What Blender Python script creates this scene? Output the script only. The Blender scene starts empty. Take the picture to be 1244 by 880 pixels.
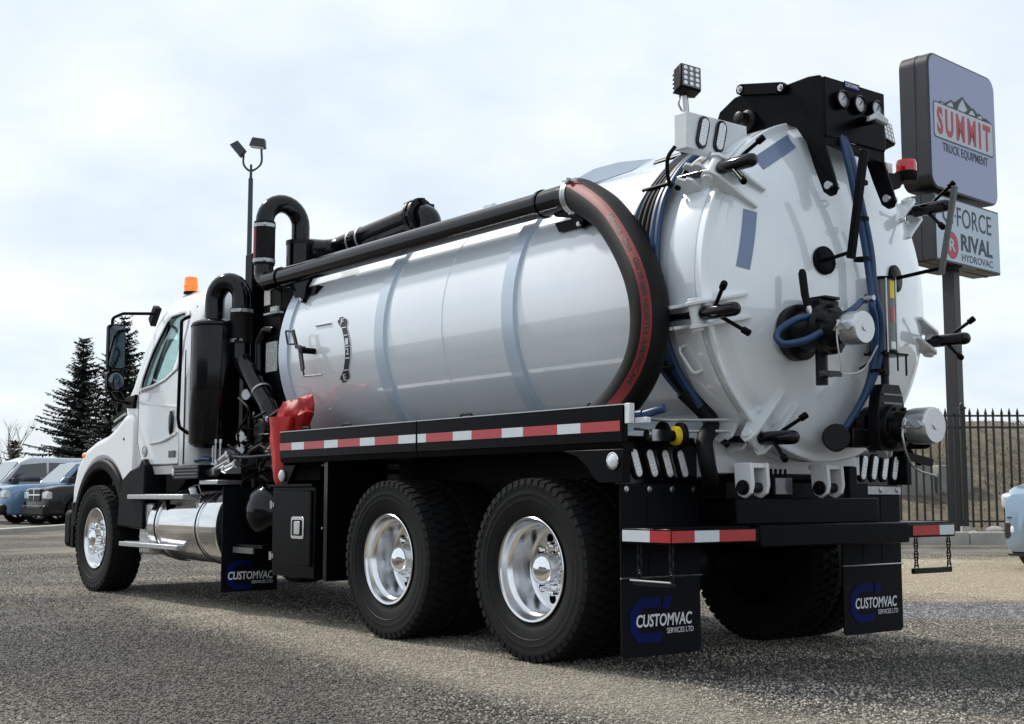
import bpy, bmesh, math, random
from mathutils import Vector, Matrix, noise as mnoise
R = math.radians
rnd = random.Random(7)
S = bpy.context.scene
COL = S.collection
# ---------------------------------------------------------------- camera
cd = bpy.data.cameras.new('camera'); cam = bpy.data.objects.new('camera', cd); COL.objects.link(cam)
CAM = Vector((-5.7296, 5.7839, .9285)); YAW = R(37.718); PIT = R(5.907)
cam.location = CAM
cam.rotation_euler = Vector((math.cos(YAW)*math.cos(PIT), -math.sin(YAW)*math.cos(PIT), math.sin(PIT))).to_track_quat('-Z', 'Y').to_euler()
cd.sensor_fit = 'HORIZONTAL'; cd.sensor_width = 36; cd.lens = 45.38; cd.clip_end = 4000; cd.clip_start = .05
S.camera = cam
# ---------------------------------------------------------------- world: thin bright cloud over a blue sky
SUN_AZ = R(14); SUN_EL = R(47)      # azimuth from the truck's forward axis towards its left
w = bpy.data.worlds.new('World'); S.world = w; w.use_nodes = True
nt = w.node_tree; nt.nodes.clear()
def N(t, **k):
    n = nt.nodes.new(t)
    for a, b in k.items(): setattr(n, a, b)
    return n
L = nt.links.new
out = N('ShaderNodeOutputWorld'); bg = N('ShaderNodeBackground'); bg.inputs[1].default_value = .1
sky = N('ShaderNodeTexSky', sky_type='NISHITA', sun_disc=False)
sky.sun_elevation = SUN_EL; sky.sun_rotation = math.pi/2 - SUN_AZ; sky.air_density = 1; sky.dust_density = 1.2; sky.ozone_density = 1.5
tc = N('ShaderNodeTexCoord'); sp = N('ShaderNodeSeparateXYZ'); L(tc.outputs['Generated'], sp.inputs[0])
zc = N('ShaderNodeMath', operation='MAXIMUM'); L(sp.outputs[2], zc.inputs[0]); zc.inputs[1].default_value = 0.0
za = N('ShaderNodeMath', operation='ADD'); L(zc.outputs[0], za.inputs[0]); za.inputs[1].default_value = .28
dx = N('ShaderNodeMath', operation='DIVIDE'); L(sp.outputs[0], dx.inputs[0]); L(za.outputs[0], dx.inputs[1])
dy = N('ShaderNodeMath', operation='DIVIDE'); L(sp.outputs[1], dy.inputs[0]); L(za.outputs[0], dy.inputs[1])
cb = N('ShaderNodeCombineXYZ'); L(dx.outputs[0], cb.inputs[0]); L(dy.outputs[0], cb.inputs[1])
n1 = N('ShaderNodeTexNoise'); n1.inputs['Scale'].default_value = 1.25; n1.inputs['Detail'].default_value = 6; n1.inputs['Roughness'].default_value = .5; n1.inputs['Distortion'].default_value = .35
L(cb.outputs[0], n1.inputs['Vector'])
n2 = N('ShaderNodeTexNoise'); n2.inputs['Scale'].default_value = 2.7; n2.inputs['Detail'].default_value = 8; n2.inputs['Roughness'].default_value = .52
mp = N('ShaderNodeMapping'); mp.inputs['Location'].default_value = (3.1, 7.7, 0); L(cb.outputs[0], mp.inputs[0]); L(mp.outputs[0], n2.inputs['Vector'])
cr = N('ShaderNodeValToRGB'); cr.color_ramp.elements[0].position = .32; cr.color_ramp.elements[0].color = (.76, .76, .76, 1); cr.color_ramp.elements[1].position = .60; cr.color_ramp.elements[1].color = (1, 1, 1, 1)
L(n1.outputs[0], cr.inputs[0])
cc = N('ShaderNodeValToRGB'); e = cc.color_ramp.elements
e[0].position = .34; e[0].color = (6.0, 6.85, 7.6, 1); e[1].position = .66; e[1].color = (7.75, 8.2, 8.6, 1)
L(n2.outputs[0], cc.inputs[0])
mx = N('ShaderNodeMix', data_type='RGBA'); L(cr.outputs[0], mx.inputs[0])
L(sky.outputs[0], mx.inputs[6]); L(cc.outputs[0], mx.inputs[7])
L(mx.outputs[2], bg.inputs[0]); L(bg.outputs[0], out.inputs[0])
# ---------------------------------------------------------------- sun (behind thin cloud: soft)
sd = bpy.data.lights.new('sun', 'SUN'); so = bpy.data.objects.new('sun', sd); COL.objects.link(so)
sd.energy = 2.9; sd.angle = R(4); sd.color = (1, .95, .87)
tosun = Vector((math.cos(SUN_EL)*math.cos(SUN_AZ), math.cos(SUN_EL)*math.sin(SUN_AZ), math.sin(SUN_EL)))
so.rotation_euler = tosun.to_track_quat('Z', 'Y').to_euler(); so.location = (10, 4, 20)
S.render.engine = 'CYCLES'
vs = S.view_settings; vs.view_transform = 'Standard'; vs.look = 'None'; vs.exposure = .38; vs.gamma = 1; vs.use_curve_mapping = False
# ground frame of the lot: s metres to the right, d metres ahead of the parking spot's view line
FW = Vector((math.cos(YAW), -math.sin(YAW), 0)); RT = Vector((-math.sin(YAW), -math.cos(YAW), 0))
def gp(s, d, z=0): 
    p = Vector((CAM.x, CAM.y, 0)) + RT*s + FW*d; p.z = z; return p
# ---------------------------------------------------------------- materials
M = {}
def mat(name, col, rough=.5, metal=0, coat=0, var=0, vs_=6, bump=0, bs=60, spec=.5, rvar=0, emit=None, trans=0, alpha=1, vcol=None):
    m = bpy.data.materials.new(name); m.use_nodes = True; t = m.node_tree; b = t.nodes['Principled BSDF']
    b.inputs['Base Color'].default_value = (*col, 1); b.inputs['Roughness'].default_value = rough; b.inputs['Metallic'].default_value = metal
    b.inputs['Coat Weight'].default_value = coat; b.inputs['Coat Roughness'].default_value = .025; b.inputs['Specular IOR Level'].default_value = spec
    b.inputs['Transmission Weight'].default_value = trans
    if emit: b.inputs['Emission Color'].default_value = (*col, 1); b.inputs['Emission Strength'].default_value = emit
    tcn = t.nodes.new('ShaderNodeTexCoord')
    if var or rvar:
        n = t.nodes.new('ShaderNodeTexNoise'); n.inputs['Scale'].default_value = vs_; n.inputs['Detail'].default_value = 7; n.inputs['Roughness'].default_value = .62
        t.links.new(tcn.outputs['Object'], n.inputs['Vector'])
        if var:
            r = t.nodes.new('ShaderNodeValToRGB'); r.color_ramp.elements[0].position = .3; r.color_ramp.elements[1].position = .7
            v2 = vcol or tuple(c*(1-var) for c in col)
            r.color_ramp.elements[0].color = (*v2, 1); r.color_ramp.elements[1].color = (*col, 1)
            t.links.new(n.outputs[0], r.inputs[0]); t.links.new(r.outputs[0], b.inputs['Base Color'])
        if rvar:
            mr = t.nodes.new('ShaderNodeMapRange'); mr.inputs[3].default_value = max(0, rough-rvar); mr.inputs[4].default_value = rough+rvar
            t.links.new(n.outputs[0], mr.inputs[0]); t.links.new(mr.outputs[0], b.inputs['Roughness'])
    if bump:
        n = t.nodes.new('ShaderNodeTexNoise'); n.inputs['Scale'].default_value = bs; n.inputs['Detail'].default_value = 4
        t.links.new(tcn.outputs['Object'], n.inputs['Vector'])
        bp = t.nodes.new('ShaderNodeBump'); bp.inputs['Strength'].default_value = bump; bp.inputs['Distance'].default_value = .01
        t.links.new(n.outputs[0], bp.inputs['Height']); t.links.new(bp.outputs[0], b.inputs['Normal'])
    M[name] = m; return m
def glass(name, tint, ior=1.5, rough=.0):
    m = bpy.data.materials.new(name); m.use_nodes = True; t = m.node_tree; t.nodes.clear()
    o = t.nodes.new('ShaderNodeOutputMaterial'); mxs = t.nodes.new('ShaderNodeMixShader'); lw = t.nodes.new('ShaderNodeLayerWeight'); lw.inputs[0].default_value = .5; pw = t.nodes.new('ShaderNodeMath'); pw.operation = 'POWER'; pw.inputs[1].default_value = 5; t.links.new(lw.outputs['Facing'], pw.inputs[0])
    f0 = ((ior-1)/(ior+1))**2; fr = t.nodes.new('ShaderNodeMath'); fr.operation = 'MULTIPLY_ADD'; fr.inputs[1].default_value = 1-f0; fr.inputs[2].default_value = f0; t.links.new(pw.outputs[0], fr.inputs[0])
    tr = t.nodes.new('ShaderNodeBsdfTransparent'); tr.inputs[0].default_value = (*tint, 1); gl = t.nodes.new('ShaderNodeBsdfGlossy'); gl.inputs['Roughness'].default_value = rough
    t.links.new(fr.outputs[0], mxs.inputs[0]); t.links.new(tr.outputs[0], mxs.inputs[1]); t.links.new(gl.outputs[0], mxs.inputs[2]); t.links.new(mxs.outputs[0], o.inputs[0])
    M[name] = m; return fr, mxs, gl, t
mat('white_paint', (.77, .82, .87), .30, coat=1, var=.05, vs_=1.7, rvar=.05, bump=.006, bs=4)
M['white_paint'].node_tree.nodes['Principled BSDF'].inputs['Coat IOR'].default_value = 2.0
mat('cab_white', (.78, .80, .82), .25, coat=.8, var=.04, vs_=2)
mat('bracket_white', (.72, .75, .77), .38, coat=.3, var=.10, vs_=9)
mat('rib_sky_tint', (.52, .61, .73), .30, coat=.5, var=.04, vs_=3)  # white paint with the sky's blue reflection put into the colour
mat('black_gloss', (.0022, .0024, .0034), .14, coat=.12, rvar=.05, vs_=5, spec=.28)
mat('black_paint', (.0028, .0031, .0043), .30, coat=.0, var=.3, vs_=8, rvar=.1, spec=.07)
mat('black_matte', (.0035, .0038, .0046), .55, var=.3, vs_=10, spec=.12)
mat('black_iron', (.0045, .0045, .0052), .42, var=.4, vs_=14, bump=.2, bs=70, spec=.25)
mat('flap_rubber', (.0045, .0055, .0085), .55, var=.25, vs_=5, bump=.05, bs=30, spec=.1)
mat('tyre_rubber', (.0065, .007, .0085), .6, var=.35, vs_=9, bump=.15, bs=90, vcol=(.012, .0118, .0115), spec=.16)
mat('hose_rubber', (.005, .005, .0055), .6, var=.3, vs_=12, bump=.08, bs=120, spec=.2)
mat('hose_red', (.22, .013, .015), .6, var=.25, vs_=20)
mat('blue_hose', (.008, .045, .13), .42, var=.2, vs_=15)
mat('polished', (.80, .81, .83), .20, 1, var=.08, vs_=5, rvar=.07)
mat('chrome', (.86, .87, .88), .045, 1)
mat('polished_tank', (.80, .80, .80), .09, 1, var=.08, vs_=3, rvar=.07, bump=.012, bs=8)
mat('steel', (.55, .56, .57), .32, 1, var=.2, vs_=18, rvar=.12)
mat('cast_alu', (.62, .64, .66), .36, .9, var=.12, vs_=22, rvar=.1, bump=.06, bs=80)
mat('tread_alu', (.55, .56, .57), .38, .85, var=.2, vs_=25, bump=.3, bs=45)
mat('galv', (.50, .52, .53), .42, .7, var=.25, vs_=12)
mat('grey_paint', (.12, .125, .12), .35, coat=.2, var=.12, vs_=10)
mat('tape_red', (.42, .012, .016), .32, coat=.4, var=.12, vs_=30)
mat('tape_white', (.62, .67, .72), .32, coat=.4, var=.10, vs_=30)
mat('decal_slate', (.16, .22, .36), .3, coat=.3)
mat('decal_blue', (.003, .010, .085), .5, spec=.08)
mat('print_white', (.72, .74, .78), .5)
mat('print_black', (.012, .012, .014), .5)
mat('print_red', (.50, .045, .05), .5)
mat('print_grey', (.10, .15, .18), .5)
mat('plate_print', (.72, .73, .70), .45, var=.7, vs_=70)
mat('yellow', (.75, .55, .02), .45)
mat('amber', (.95, .22, .0), .15, coat=.5, spec=.8, emit=.25)
mat('lens_red', (.55, .006, .012), .12, coat=.6)
mat('lens_clear', (.82, .85, .88), .14, coat=.6, var=.2, vs_=60)
mat('lens_dot', (.9, .92, .95), .2, coat=.3)
mat('lamp_face', (.10, .11, .13), .15, coat=.7, var=.4, vs_=60)
mat('tarp', (.66, .030, .030), .48, var=.35, vs_=10, bump=.25, bs=14)
mat('mirror_glass', (.10, .12, .15), .03, 1)
mat('seat_cloth', (.05, .05, .055), .8)
mat('purple', (.26, .20, .30), .4, .3)
mat('cable_white', (.6, .6, .6), .4)
mat('rust', (.16, .07, .03), .7, var=.5, vs_=20)
fr_, mx_, gl_, t_ = glass('cab_glass', (.88, .98, .96), 1.5); gl_.inputs[0].default_value = (.80, .97, .97, 1)
ad_ = t_.nodes.new('ShaderNodeMath'); ad_.operation = 'ADD'; ad_.inputs[1].default_value = .10; t_.links.new(fr_.outputs[0], ad_.inputs[0]); t_.links.new(ad_.outputs[0], mx_.inputs[0])   # extra reflection at every angle, added to brighten the panes
glass('dark_glass', (.10, .13, .15)); glass('clear_plastic', (.75, .8, .82), 1.4, .1)
# ---------------------------------------------------------------- mesh helpers
def V(*a): return Vector(a)
class MB:
    def __init__(s): s.v = []; s.f = []
    def add(s, vs, fs):
        o = len(s.v); s.v += [Vector(p) for p in vs]; s.f += [tuple(i+o for i in f) for f in fs]; return s
    def box(s, c, d, rot=None):
        c = Vector(c); h = [x/2 for x in d]; P = []
        for x in (-1, 1):
            for y in (-1, 1):
                for z in (-1, 1):
                    p = Vector((x*h[0], y*h[1], z*h[2])); P.append(c + (rot @ p if rot else p))
        return s.add(P, [(0,1,3,2),(4,6,7,5),(0,4,5,1),(2,3,7,6),(0,2,6,4),(1,5,7,3)])
    def span(s, a, b): return s.box([(x+y)/2 for x, y in zip(a, b)], [abs(x-y) for x, y in zip(a, b)])
    def bar(s, p0, p1, w, h, up=(0,0,1)):
        p0 = Vector(p0); p1 = Vector(p1); d = (p1-p0); l = d.length; d.normalize(); u = Vector(up)
        if abs(d.dot(u)) > .98: u = Vector((1,0,0))
        sd_ = d.cross(u).normalized(); u = sd_.cross(d)
        return s.box((p0+p1)/2, (l, w, h), Matrix((d, sd_, u)).transposed())
    def ring(s, c, ax, r, n, ref=None):
        ax = Vector(ax).normalized(); a = ref or (Vector((0,0,1)) if abs(ax.z) < .9 else Vector((1,0,0)))
        u = (a - ax*a.dot(ax)).normalized(); v = ax.cross(u)
        return [Vector(c) + (u*math.cos(2*math.pi*i/n) + v*math.sin(2*math.pi*i/n))*r for i in range(n)]
    def loft(s, rings, caps=True, closed=False):
        n = len(rings[0]); vs = [p for r in rings for p in r]; fs = []
        m = len(rings)
        for j in range(m if closed else m-1):
            k = (j+1) % m
            for i in range(n): fs.append((j*n+i, j*n+(i+1)%n, k*n+(i+1)%n, k*n+i))
        if caps and not closed: fs.append(tuple(range(n))[::-1]); fs.append(tuple((m-1)*n+i for i in range(n)))
        return s.add(vs, fs)
    def cyl(s, p0, p1, r0, r1=None, n=16, caps=True):
        p0 = Vector(p0); p1 = Vector(p1); r1 = r0 if r1 is None else r1
        return s.loft([s.ring(p0, p1-p0, r0, n), s.ring(p1, p1-p0, r1, n)], caps)
    def lathe(s, o, ax, prof, n=32, closed=False, caps=False):
        o = Vector(o); ax = Vector(ax).normalized()
        return s.loft([s.ring(o+ax*a, ax, max(r, 1e-4), n) for a, r in prof], caps, closed)
    def tube(s, pts, r, n=12, caps=True, rs=None):
        pts = [Vector(p) for p in pts]; rings = []; ref = None
        for i, p in enumerate(pts):
            t = (pts[min(i+1, len(pts)-1)] - pts[max(i-1, 0)]).normalized()
            if ref is None: ref = Vector((0,0,1)) if abs(t.z) < .9 else Vector((1,0,0))
            ref = (ref - t*ref.dot(t)).normalized(); b = t.cross(ref); rr = rs[i] if rs else r
            rings.append([p + (ref*math.cos(2*math.pi*k/n) + b*math.sin(2*math.pi*k/n))*rr for k in range(n)])
        return s.loft(rings, caps)
    def prism(s, poly, o, u, v, d):
        o = Vector(o); u = Vector(u); v = Vector(v); d = Vector(d); n = len(poly)
        a = [o + u*x + v*y for x, y in poly]; b = [p + d for p in a]
        return s.add(a+b, [tuple(range(n))[::-1], tuple(range(n, 2*n))] + [(i, (i+1)%n, n+(i+1)%n, n+i) for i in range(n)])
    def ell(s, c, r, nu=16, nv=10, fn=None):
        rings = []
        for j in range(nv+1):
            a = math.pi*j/nv; rings.append([Vector((c[0]+r[0]*math.sin(a)*math.cos(2*math.pi*i/nu), c[1]+r[1]*math.sin(a)*math.sin(2*math.pi*i/nu), c[2]+r[2]*math.cos(a))) for i in range(nu)])
        rings[0] = [p + Vector((math.cos(i)*1e-5, math.sin(i)*1e-5, 0)) for i, p in enumerate(rings[0])]; rings[-1] = [p + Vector((math.cos(i)*1e-5, math.sin(i)*1e-5, 0)) for i, p in enumerate(rings[-1])]
        if fn: rings = [[fn(p) for p in r_] for r_ in rings]
        return s.loft(rings)
    def mesh(s, name, ang=38, recalc=True):
        me = bpy.data.meshes.new(name); me.from_pydata([tuple(p) for p in s.v], [], s.f)
        if recalc:
            bm = bmesh.new(); bm.from_mesh(me); bmesh.ops.recalc_face_normals(bm, faces=bm.faces); bm.to_mesh(me); bm.free()
        if ang:
            for p in me.polygons: p.use_smooth = True
            me.set_sharp_from_angle(angle=R(ang))
        return me
    def build(s, name, m, parent=None, bevel=0, ang=38, loc=None, seg=2, recalc=True):
        return link(name, s.mesh(name, ang, recalc), m, parent, bevel, loc, seg)
def link(name, me, m, parent=None, bevel=0, loc=None, seg=2):
    o = bpy.data.objects.new(name, me); COL.objects.link(o)
    if m is not None and not me.materials: me.materials.append(M[m] if isinstance(m, str) else m)
    if parent: o.parent = parent
    if loc is not None: o.location = loc
    if bevel:
        b = o.modifiers.new('bevel', 'BEVEL'); b.width = bevel; b.segments = seg; b.limit_method = 'ANGLE'; b.angle_limit = R(40); b.use_clamp_overlap = True
        b.harden_normals = False
    return o
def empty(name, parent=None, loc=(0,0,0), rz=0):
    o = bpy.data.objects.new(name, None); COL.objects.link(o); o.location = loc; o.rotation_euler = (0,0,rz); o.empty_display_size = .2
    if parent: o.parent = parent
    return o
def tag(o, label=None, cat=None, group=None, kind=None):
    if label: o['label'] = label
    if cat: o['category'] = cat
    if group: o['group'] = group
    if kind: o['kind'] = kind
    return o
def copy_tree(o, parent=None, loc=None, rz=None, first=True):
    c = o.copy(); COL.objects.link(c); c.parent = parent
    if loc is not None: c.location = loc
    if rz is not None: c.rotation_euler = (0, 0, rz)
    for ch in list(o.children): copy_tree(ch, c)
    return c
def boolean(me, cutters):
    """difference of a mesh with closed cutter meshes, evaluated once"""
    o = bpy.data.objects.new('tmp', me); COL.objects.link(o); tmp = []
    for c in cutters:
        k = bpy.data.objects.new('cut', c); COL.objects.link(k); tmp.append(k)
        b = o.modifiers.new('b', 'BOOLEAN'); b.operation = 'DIFFERENCE'; b.solver = 'EXACT'; b.object = k
    dg = bpy.context.evaluated_depsgraph_get(); dg.update()
    r = bpy.data.meshes.new_from_object(o.evaluated_get(dg))
    for k in tmp + [o]: bpy.data.objects.remove(k)
    for p in r.polygons: p.use_smooth = True
    r.set_sharp_from_angle(angle=R(32)); return r
def catmull(P, n=8):
    P = [Vector(p) for p in P]; Q = [P[0]*2-P[1]] + P + [P[-1]*2-P[-2]]; o = []
    for i in range(1, len(Q)-2):
        a, b, c, d = Q[i-1:i+3]
        for k in range(n):
            t = k/n; o.append(.5*((2*b) + (c-a)*t + (2*a-5*b+4*c-d)*t*t + (3*b-a-3*c+d)*t**3))
    return o + [P[-1]]
def fillet(P, r, n=7):
    P = [Vector(p) for p in P]; o = [P[0]]
    for i in range(1, len(P)-1):
        a = (P[i-1]-P[i]); b = (P[i+1]-P[i]); rr = min(r, a.length*.49, b.length*.49); a.normalize(); b.normalize()
        ang = a.angle(b); t = min(rr/math.tan(ang/2) if ang > .05 else rr, (P[i-1]-P[i]).length*.5, (P[i+1]-P[i]).length*.5); p0 = P[i]+a*t; p1 = P[i]+b*t
        rad = t*math.tan(ang/2); c = P[i] + (a+b).normalized()*(rad/math.sin(ang/2))
        u = (p0-c); w_ = (p1-c); th = u.angle(w_)
        for k in range(n+1):
            f = k/n; o.append(c + (u*math.sin((1-f)*th) + w_*math.sin(f*th))/math.sin(th))
    return o + [P[-1]]
def text(name, body, o, u, v, width, height, m, parent, ext=.001, shear=0, bold=0, sp=1.0, normal_off=0, conv=None):
    """lettering as a thin mesh; o = lower left corner, u / v = reading and up direction"""
    cu = bpy.data.curves.new('t', 'FONT'); cu.body = body; cu.size = 1; cu.shear = shear; cu.offset = bold; cu.space_character = sp; cu.extrude = .5; cu.resolution_u = 3
    ob = bpy.data.objects.new('t', cu); COL.objects.link(ob); dg = bpy.context.evaluated_depsgraph_get(); dg.update()
    me = bpy.data.meshes.new_from_object(ob.evaluated_get(dg)); bpy.data.objects.remove(ob)
    xs = [q.co.x for q in me.vertices]; ys = [q.co.y for q in me.vertices]; x0, x1, y0, y1 = min(xs), max(xs), min(ys), max(ys)
    u = Vector(u).normalized(); v = Vector(v).normalized(); n = u.cross(v); o = Vector(o)
    kx = width/(x1-x0); ky = height/(y1-y0)
    for q in me.vertices:
        a = (q.co.x-x0)*kx; b = (q.co.y-y0)*ky; c = normal_off + (q.co.z+.5)*ext
        q.co = conv(a, b, c) if conv else o + u*a + v*b + n*c
    me.materials.clear(); me.update()
    return link(name, me, m, parent)
# ================================================================ SETTING
def ground_material(loose=False):
    m = bpy.data.materials.new('loose_stone' if loose else 'lot_asphalt'); m.use_nodes = True; t = m.node_tree; b = t.nodes['Principled BSDF']; ln = t.links.new
    def nn(k, **a):
        q = t.nodes.new(k)
        for x, y in a.items(): setattr(q, x, y)
        return q
    g = nn('ShaderNodeNewGeometry'); pos = g.outputs['Position']
    def noise(sc, det=5, ro=.55, off=None, dis=0):
        q = nn('ShaderNodeTexNoise'); q.inputs['Scale'].default_value = sc; q.inputs['Detail'].default_value = det; q.inputs['Roughness'].default_value = ro; q.inputs['Distortion'].default_value = dis
        if off:
            mp_ = nn('ShaderNodeMapping'); mp_.inputs['Location'].default_value = off; ln(pos, mp_.inputs[0]); ln(mp_.outputs[0], q.inputs['Vector'])
        else: ln(pos, q.inputs['Vector'])
        return q.outputs[0]
    def ramp(src, stops):
        q = nn('ShaderNodeValToRGB'); el = q.color_ramp.elements
        while len(el) < len(stops): el.new(.5)
        for e_, (p, c) in zip(el, stops): e_.position = p; e_.color = (*c, 1) if len(c) == 3 else c
        ln(src, q.inputs[0]); return q.outputs[0]
    def mix(f, a, c, bt='MIX'):
        q = nn('ShaderNodeMix', data_type='RGBA'); q.blend_type = bt
        if isinstance(f, float): q.inputs[0].default_value = f
        else: ln(f, q.inputs[0])
        for i, x in ((6, a), (7, c)):
            if isinstance(x, tuple): q.inputs[i].default_value = (*x, 1)
            else: ln(x, q.inputs[i])
        return q.outputs[2]
    def math_(op, a, c=None, cl=False):
        q = nn('ShaderNodeMath', operation=op); q.use_clamp = cl
        for i, x in ((0, a), (1, c)):
            if x is None: continue
            if isinstance(x, (int, float)): q.inputs[i].default_value = x
            else: ln(x, q.inputs[i])
        return q.outputs[0]
    def vor(sc, feat='F1', out='Distance'):
        q = nn('ShaderNodeTexVoronoi'); q.feature = feat; q.inputs['Scale'].default_value = sc; ln(pos, q.inputs['Vector']); return q
    v1 = vor(34); v2 = vor(80)
    # loose aggregate: every stone its own grey or buff
    sc_ = nn('ShaderNodeSeparateColor'); ln(v1.outputs['Color'], sc_.inputs[0])
    sc2 = nn('ShaderNodeSeparateColor'); ln(v2.outputs['Color'], sc2.inputs[0])
    st1 = ramp(sc_.outputs[0], [(0, (.05, .049, .047)), (.4, (.14, .132, .12)), (.75, (.28, .262, .23)), (1, (.56, .53, .47))])
    st2 = ramp(sc2.outputs[1], [(0, (.045, .044, .043)), (.6, (.16, .15, .135)), (1, (.42, .39, .34))])
    stone = mix(.42, st1, st2)
    if loose:
        oi = nn('ShaderNodeObjectInfo'); st1 = ramp(oi.outputs['Random'], [(0, (.028, .026, .024)), (.32, (.11, .103, .092)), (.65, (.30, .275, .232)), (.88, (.52, .485, .42)), (1, (.72, .685, .61))]); stone = st1
    binder = ramp(math_('MULTIPLY', v1.outputs['Distance'], 1.6), [(.40, (1, 1, 1)), (.85, (.22, .22, .22))])
    if not loose: stone = mix(.9, stone, binder, 'MULTIPLY')
    # worn binder-rich patches, dry dust, then shaped areas: painted sunlight and shadow, tan dirt, gravel, darker ground
    wear = ramp(noise(.55, 6, .6, (3, 1, 0), .6), [(.36, (.48, .48, .49)), (.62, (1.15, 1.12, 1.07))])
    stone = mix(.85, stone, wear, 'MULTIPLY')
    dust_f = ramp(noise(.30, 5, .6, (11.5, 4, 0), .8), [(.46, (0, 0, 0)), (.66, (.6, .6, .6))])
    stone = mix(dust_f, stone, (.30, .262, .205))
    if loose: stone = mix(.45, st1, stone)
    sepx = nn('ShaderNodeSeparateXYZ'); ln(pos, sepx.inputs[0])
    wob = math_('MULTIPLY', math_('SUBTRACT', noise(.8, 5, .6, (0, 9, 0)), .5), 2.4)
    def blob(cx, cy, dirx, diry, a, c):
        ax = math_('SUBTRACT', sepx.outputs[0], cx); ay = math_('SUBTRACT', sepx.outputs[1], cy)
        p = math_('ADD', math_('MULTIPLY', ax, dirx/a), math_('MULTIPLY', ay, diry/a)); q = math_('ADD', math_('MULTIPLY', ax, -diry/c), math_('MULTIPLY', ay, dirx/c))
        r = math_('SQRT', math_('ADD', math_('MULTIPLY', p, p), math_('MULTIPLY', q, q)))
        return math_('ADD', r, math_('MULTIPLY', wob, .35))
    lit_f = ramp(blob(*LIT_TAN), [(.45, (.72, .72, .72)), (1.1, (0, 0, 0))]); stone = mix(lit_f, stone, mix(noise(6, 6, .7, (2, 2, 0)), (.25, .22, .17), (.50, .45, .36)))  # tan streak beside the wheels, sunlight painted in as a lighter colour
    tan = ramp(blob(*TAN), [(.80, (.9, .9, .9)), (1.0, (0, 0, 0))])
    stone = mix(tan, stone, mix(noise(9, 6, .7), (.33, .28, .205), (.58, .50, .375)))
    gra = ramp(blob(*GRV), [(.75, (.8, .8, .8)), (1.0, (0, 0, 0))])
    stone = mix(gra, stone, ramp(sc_.outputs[2], [(0, (.10, .10, .115)), (.6, (.21, .21, .225)), (1, (.42, .41, .41))]))
    d1 = ramp(blob(*DARK_LEFT), [(.55, (.80, .80, .80)), (1.12, (0, 0, 0))])  # darker, less rough ellipse at the near left
    d2 = ramp(blob(*TRUCK_SHADE), [(.70, (.70, .70, .70)), (1.02, (0, 0, 0))])  # truck's shadow behind the bumper, painted in as darker ground
    darken = math_('MAXIMUM', d1, d2)
    stone = mix(darken, stone, mix(.80, stone, (.022, .021, .020)))
    ln(stone, b.inputs['Base Color'])
    ro = math_('SUBTRACT', .88, math_('MULTIPLY', darken, .22)); ln(ro, b.inputs['Roughness']); b.inputs['Specular IOR Level'].default_value = .35
    h = math_('ADD', math_('MULTIPLY', v1.outputs['Distance'], -1.0), math_('MULTIPLY', v2.outputs['Distance'], -.35))
    h = math_('ADD', h, math_('MULTIPLY', noise(2.2, 4), .6))
    if loose: return m
    bp = nn('ShaderNodeBump'); bp.inputs['Strength'].default_value = .85; bp.inputs['Distance'].default_value = .02; ln(h, bp.inputs['Height']); ln(bp.outputs[0], b.inputs['Normal'])
    return m
def plan(s, d): p = gp(s, d); return p.x, p.y
TAN = (*plan(5.2, 15.5), RT.x, RT.y, 7.5, 4.2); GRV = (*plan(4.7, 10.6), RT.x, RT.y, 3.2, .95)
AXD = (RT*-.54+FW*.84).normalized(); LIT_TAN = (*plan(-.95, 8.35), AXD.x, AXD.y, 5.8, .72)
DARK_LEFT = (*plan(-2.25, 7.45), AXD.x, AXD.y, 5.0, 1.2); TRUCK_SHADE = (*plan(3.0, 7.0), RT.x, RT.y, 2.6, .8)
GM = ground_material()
gnd = MB(); gs = 900
gnd.add([(-gs, -gs, 0), (gs, -gs, 0), (gs, gs, 0), (-gs, gs, 0)], [(0, 1, 2, 3)])
tag(gnd.build('ground', GM, ang=0), kind='structure')
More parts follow.
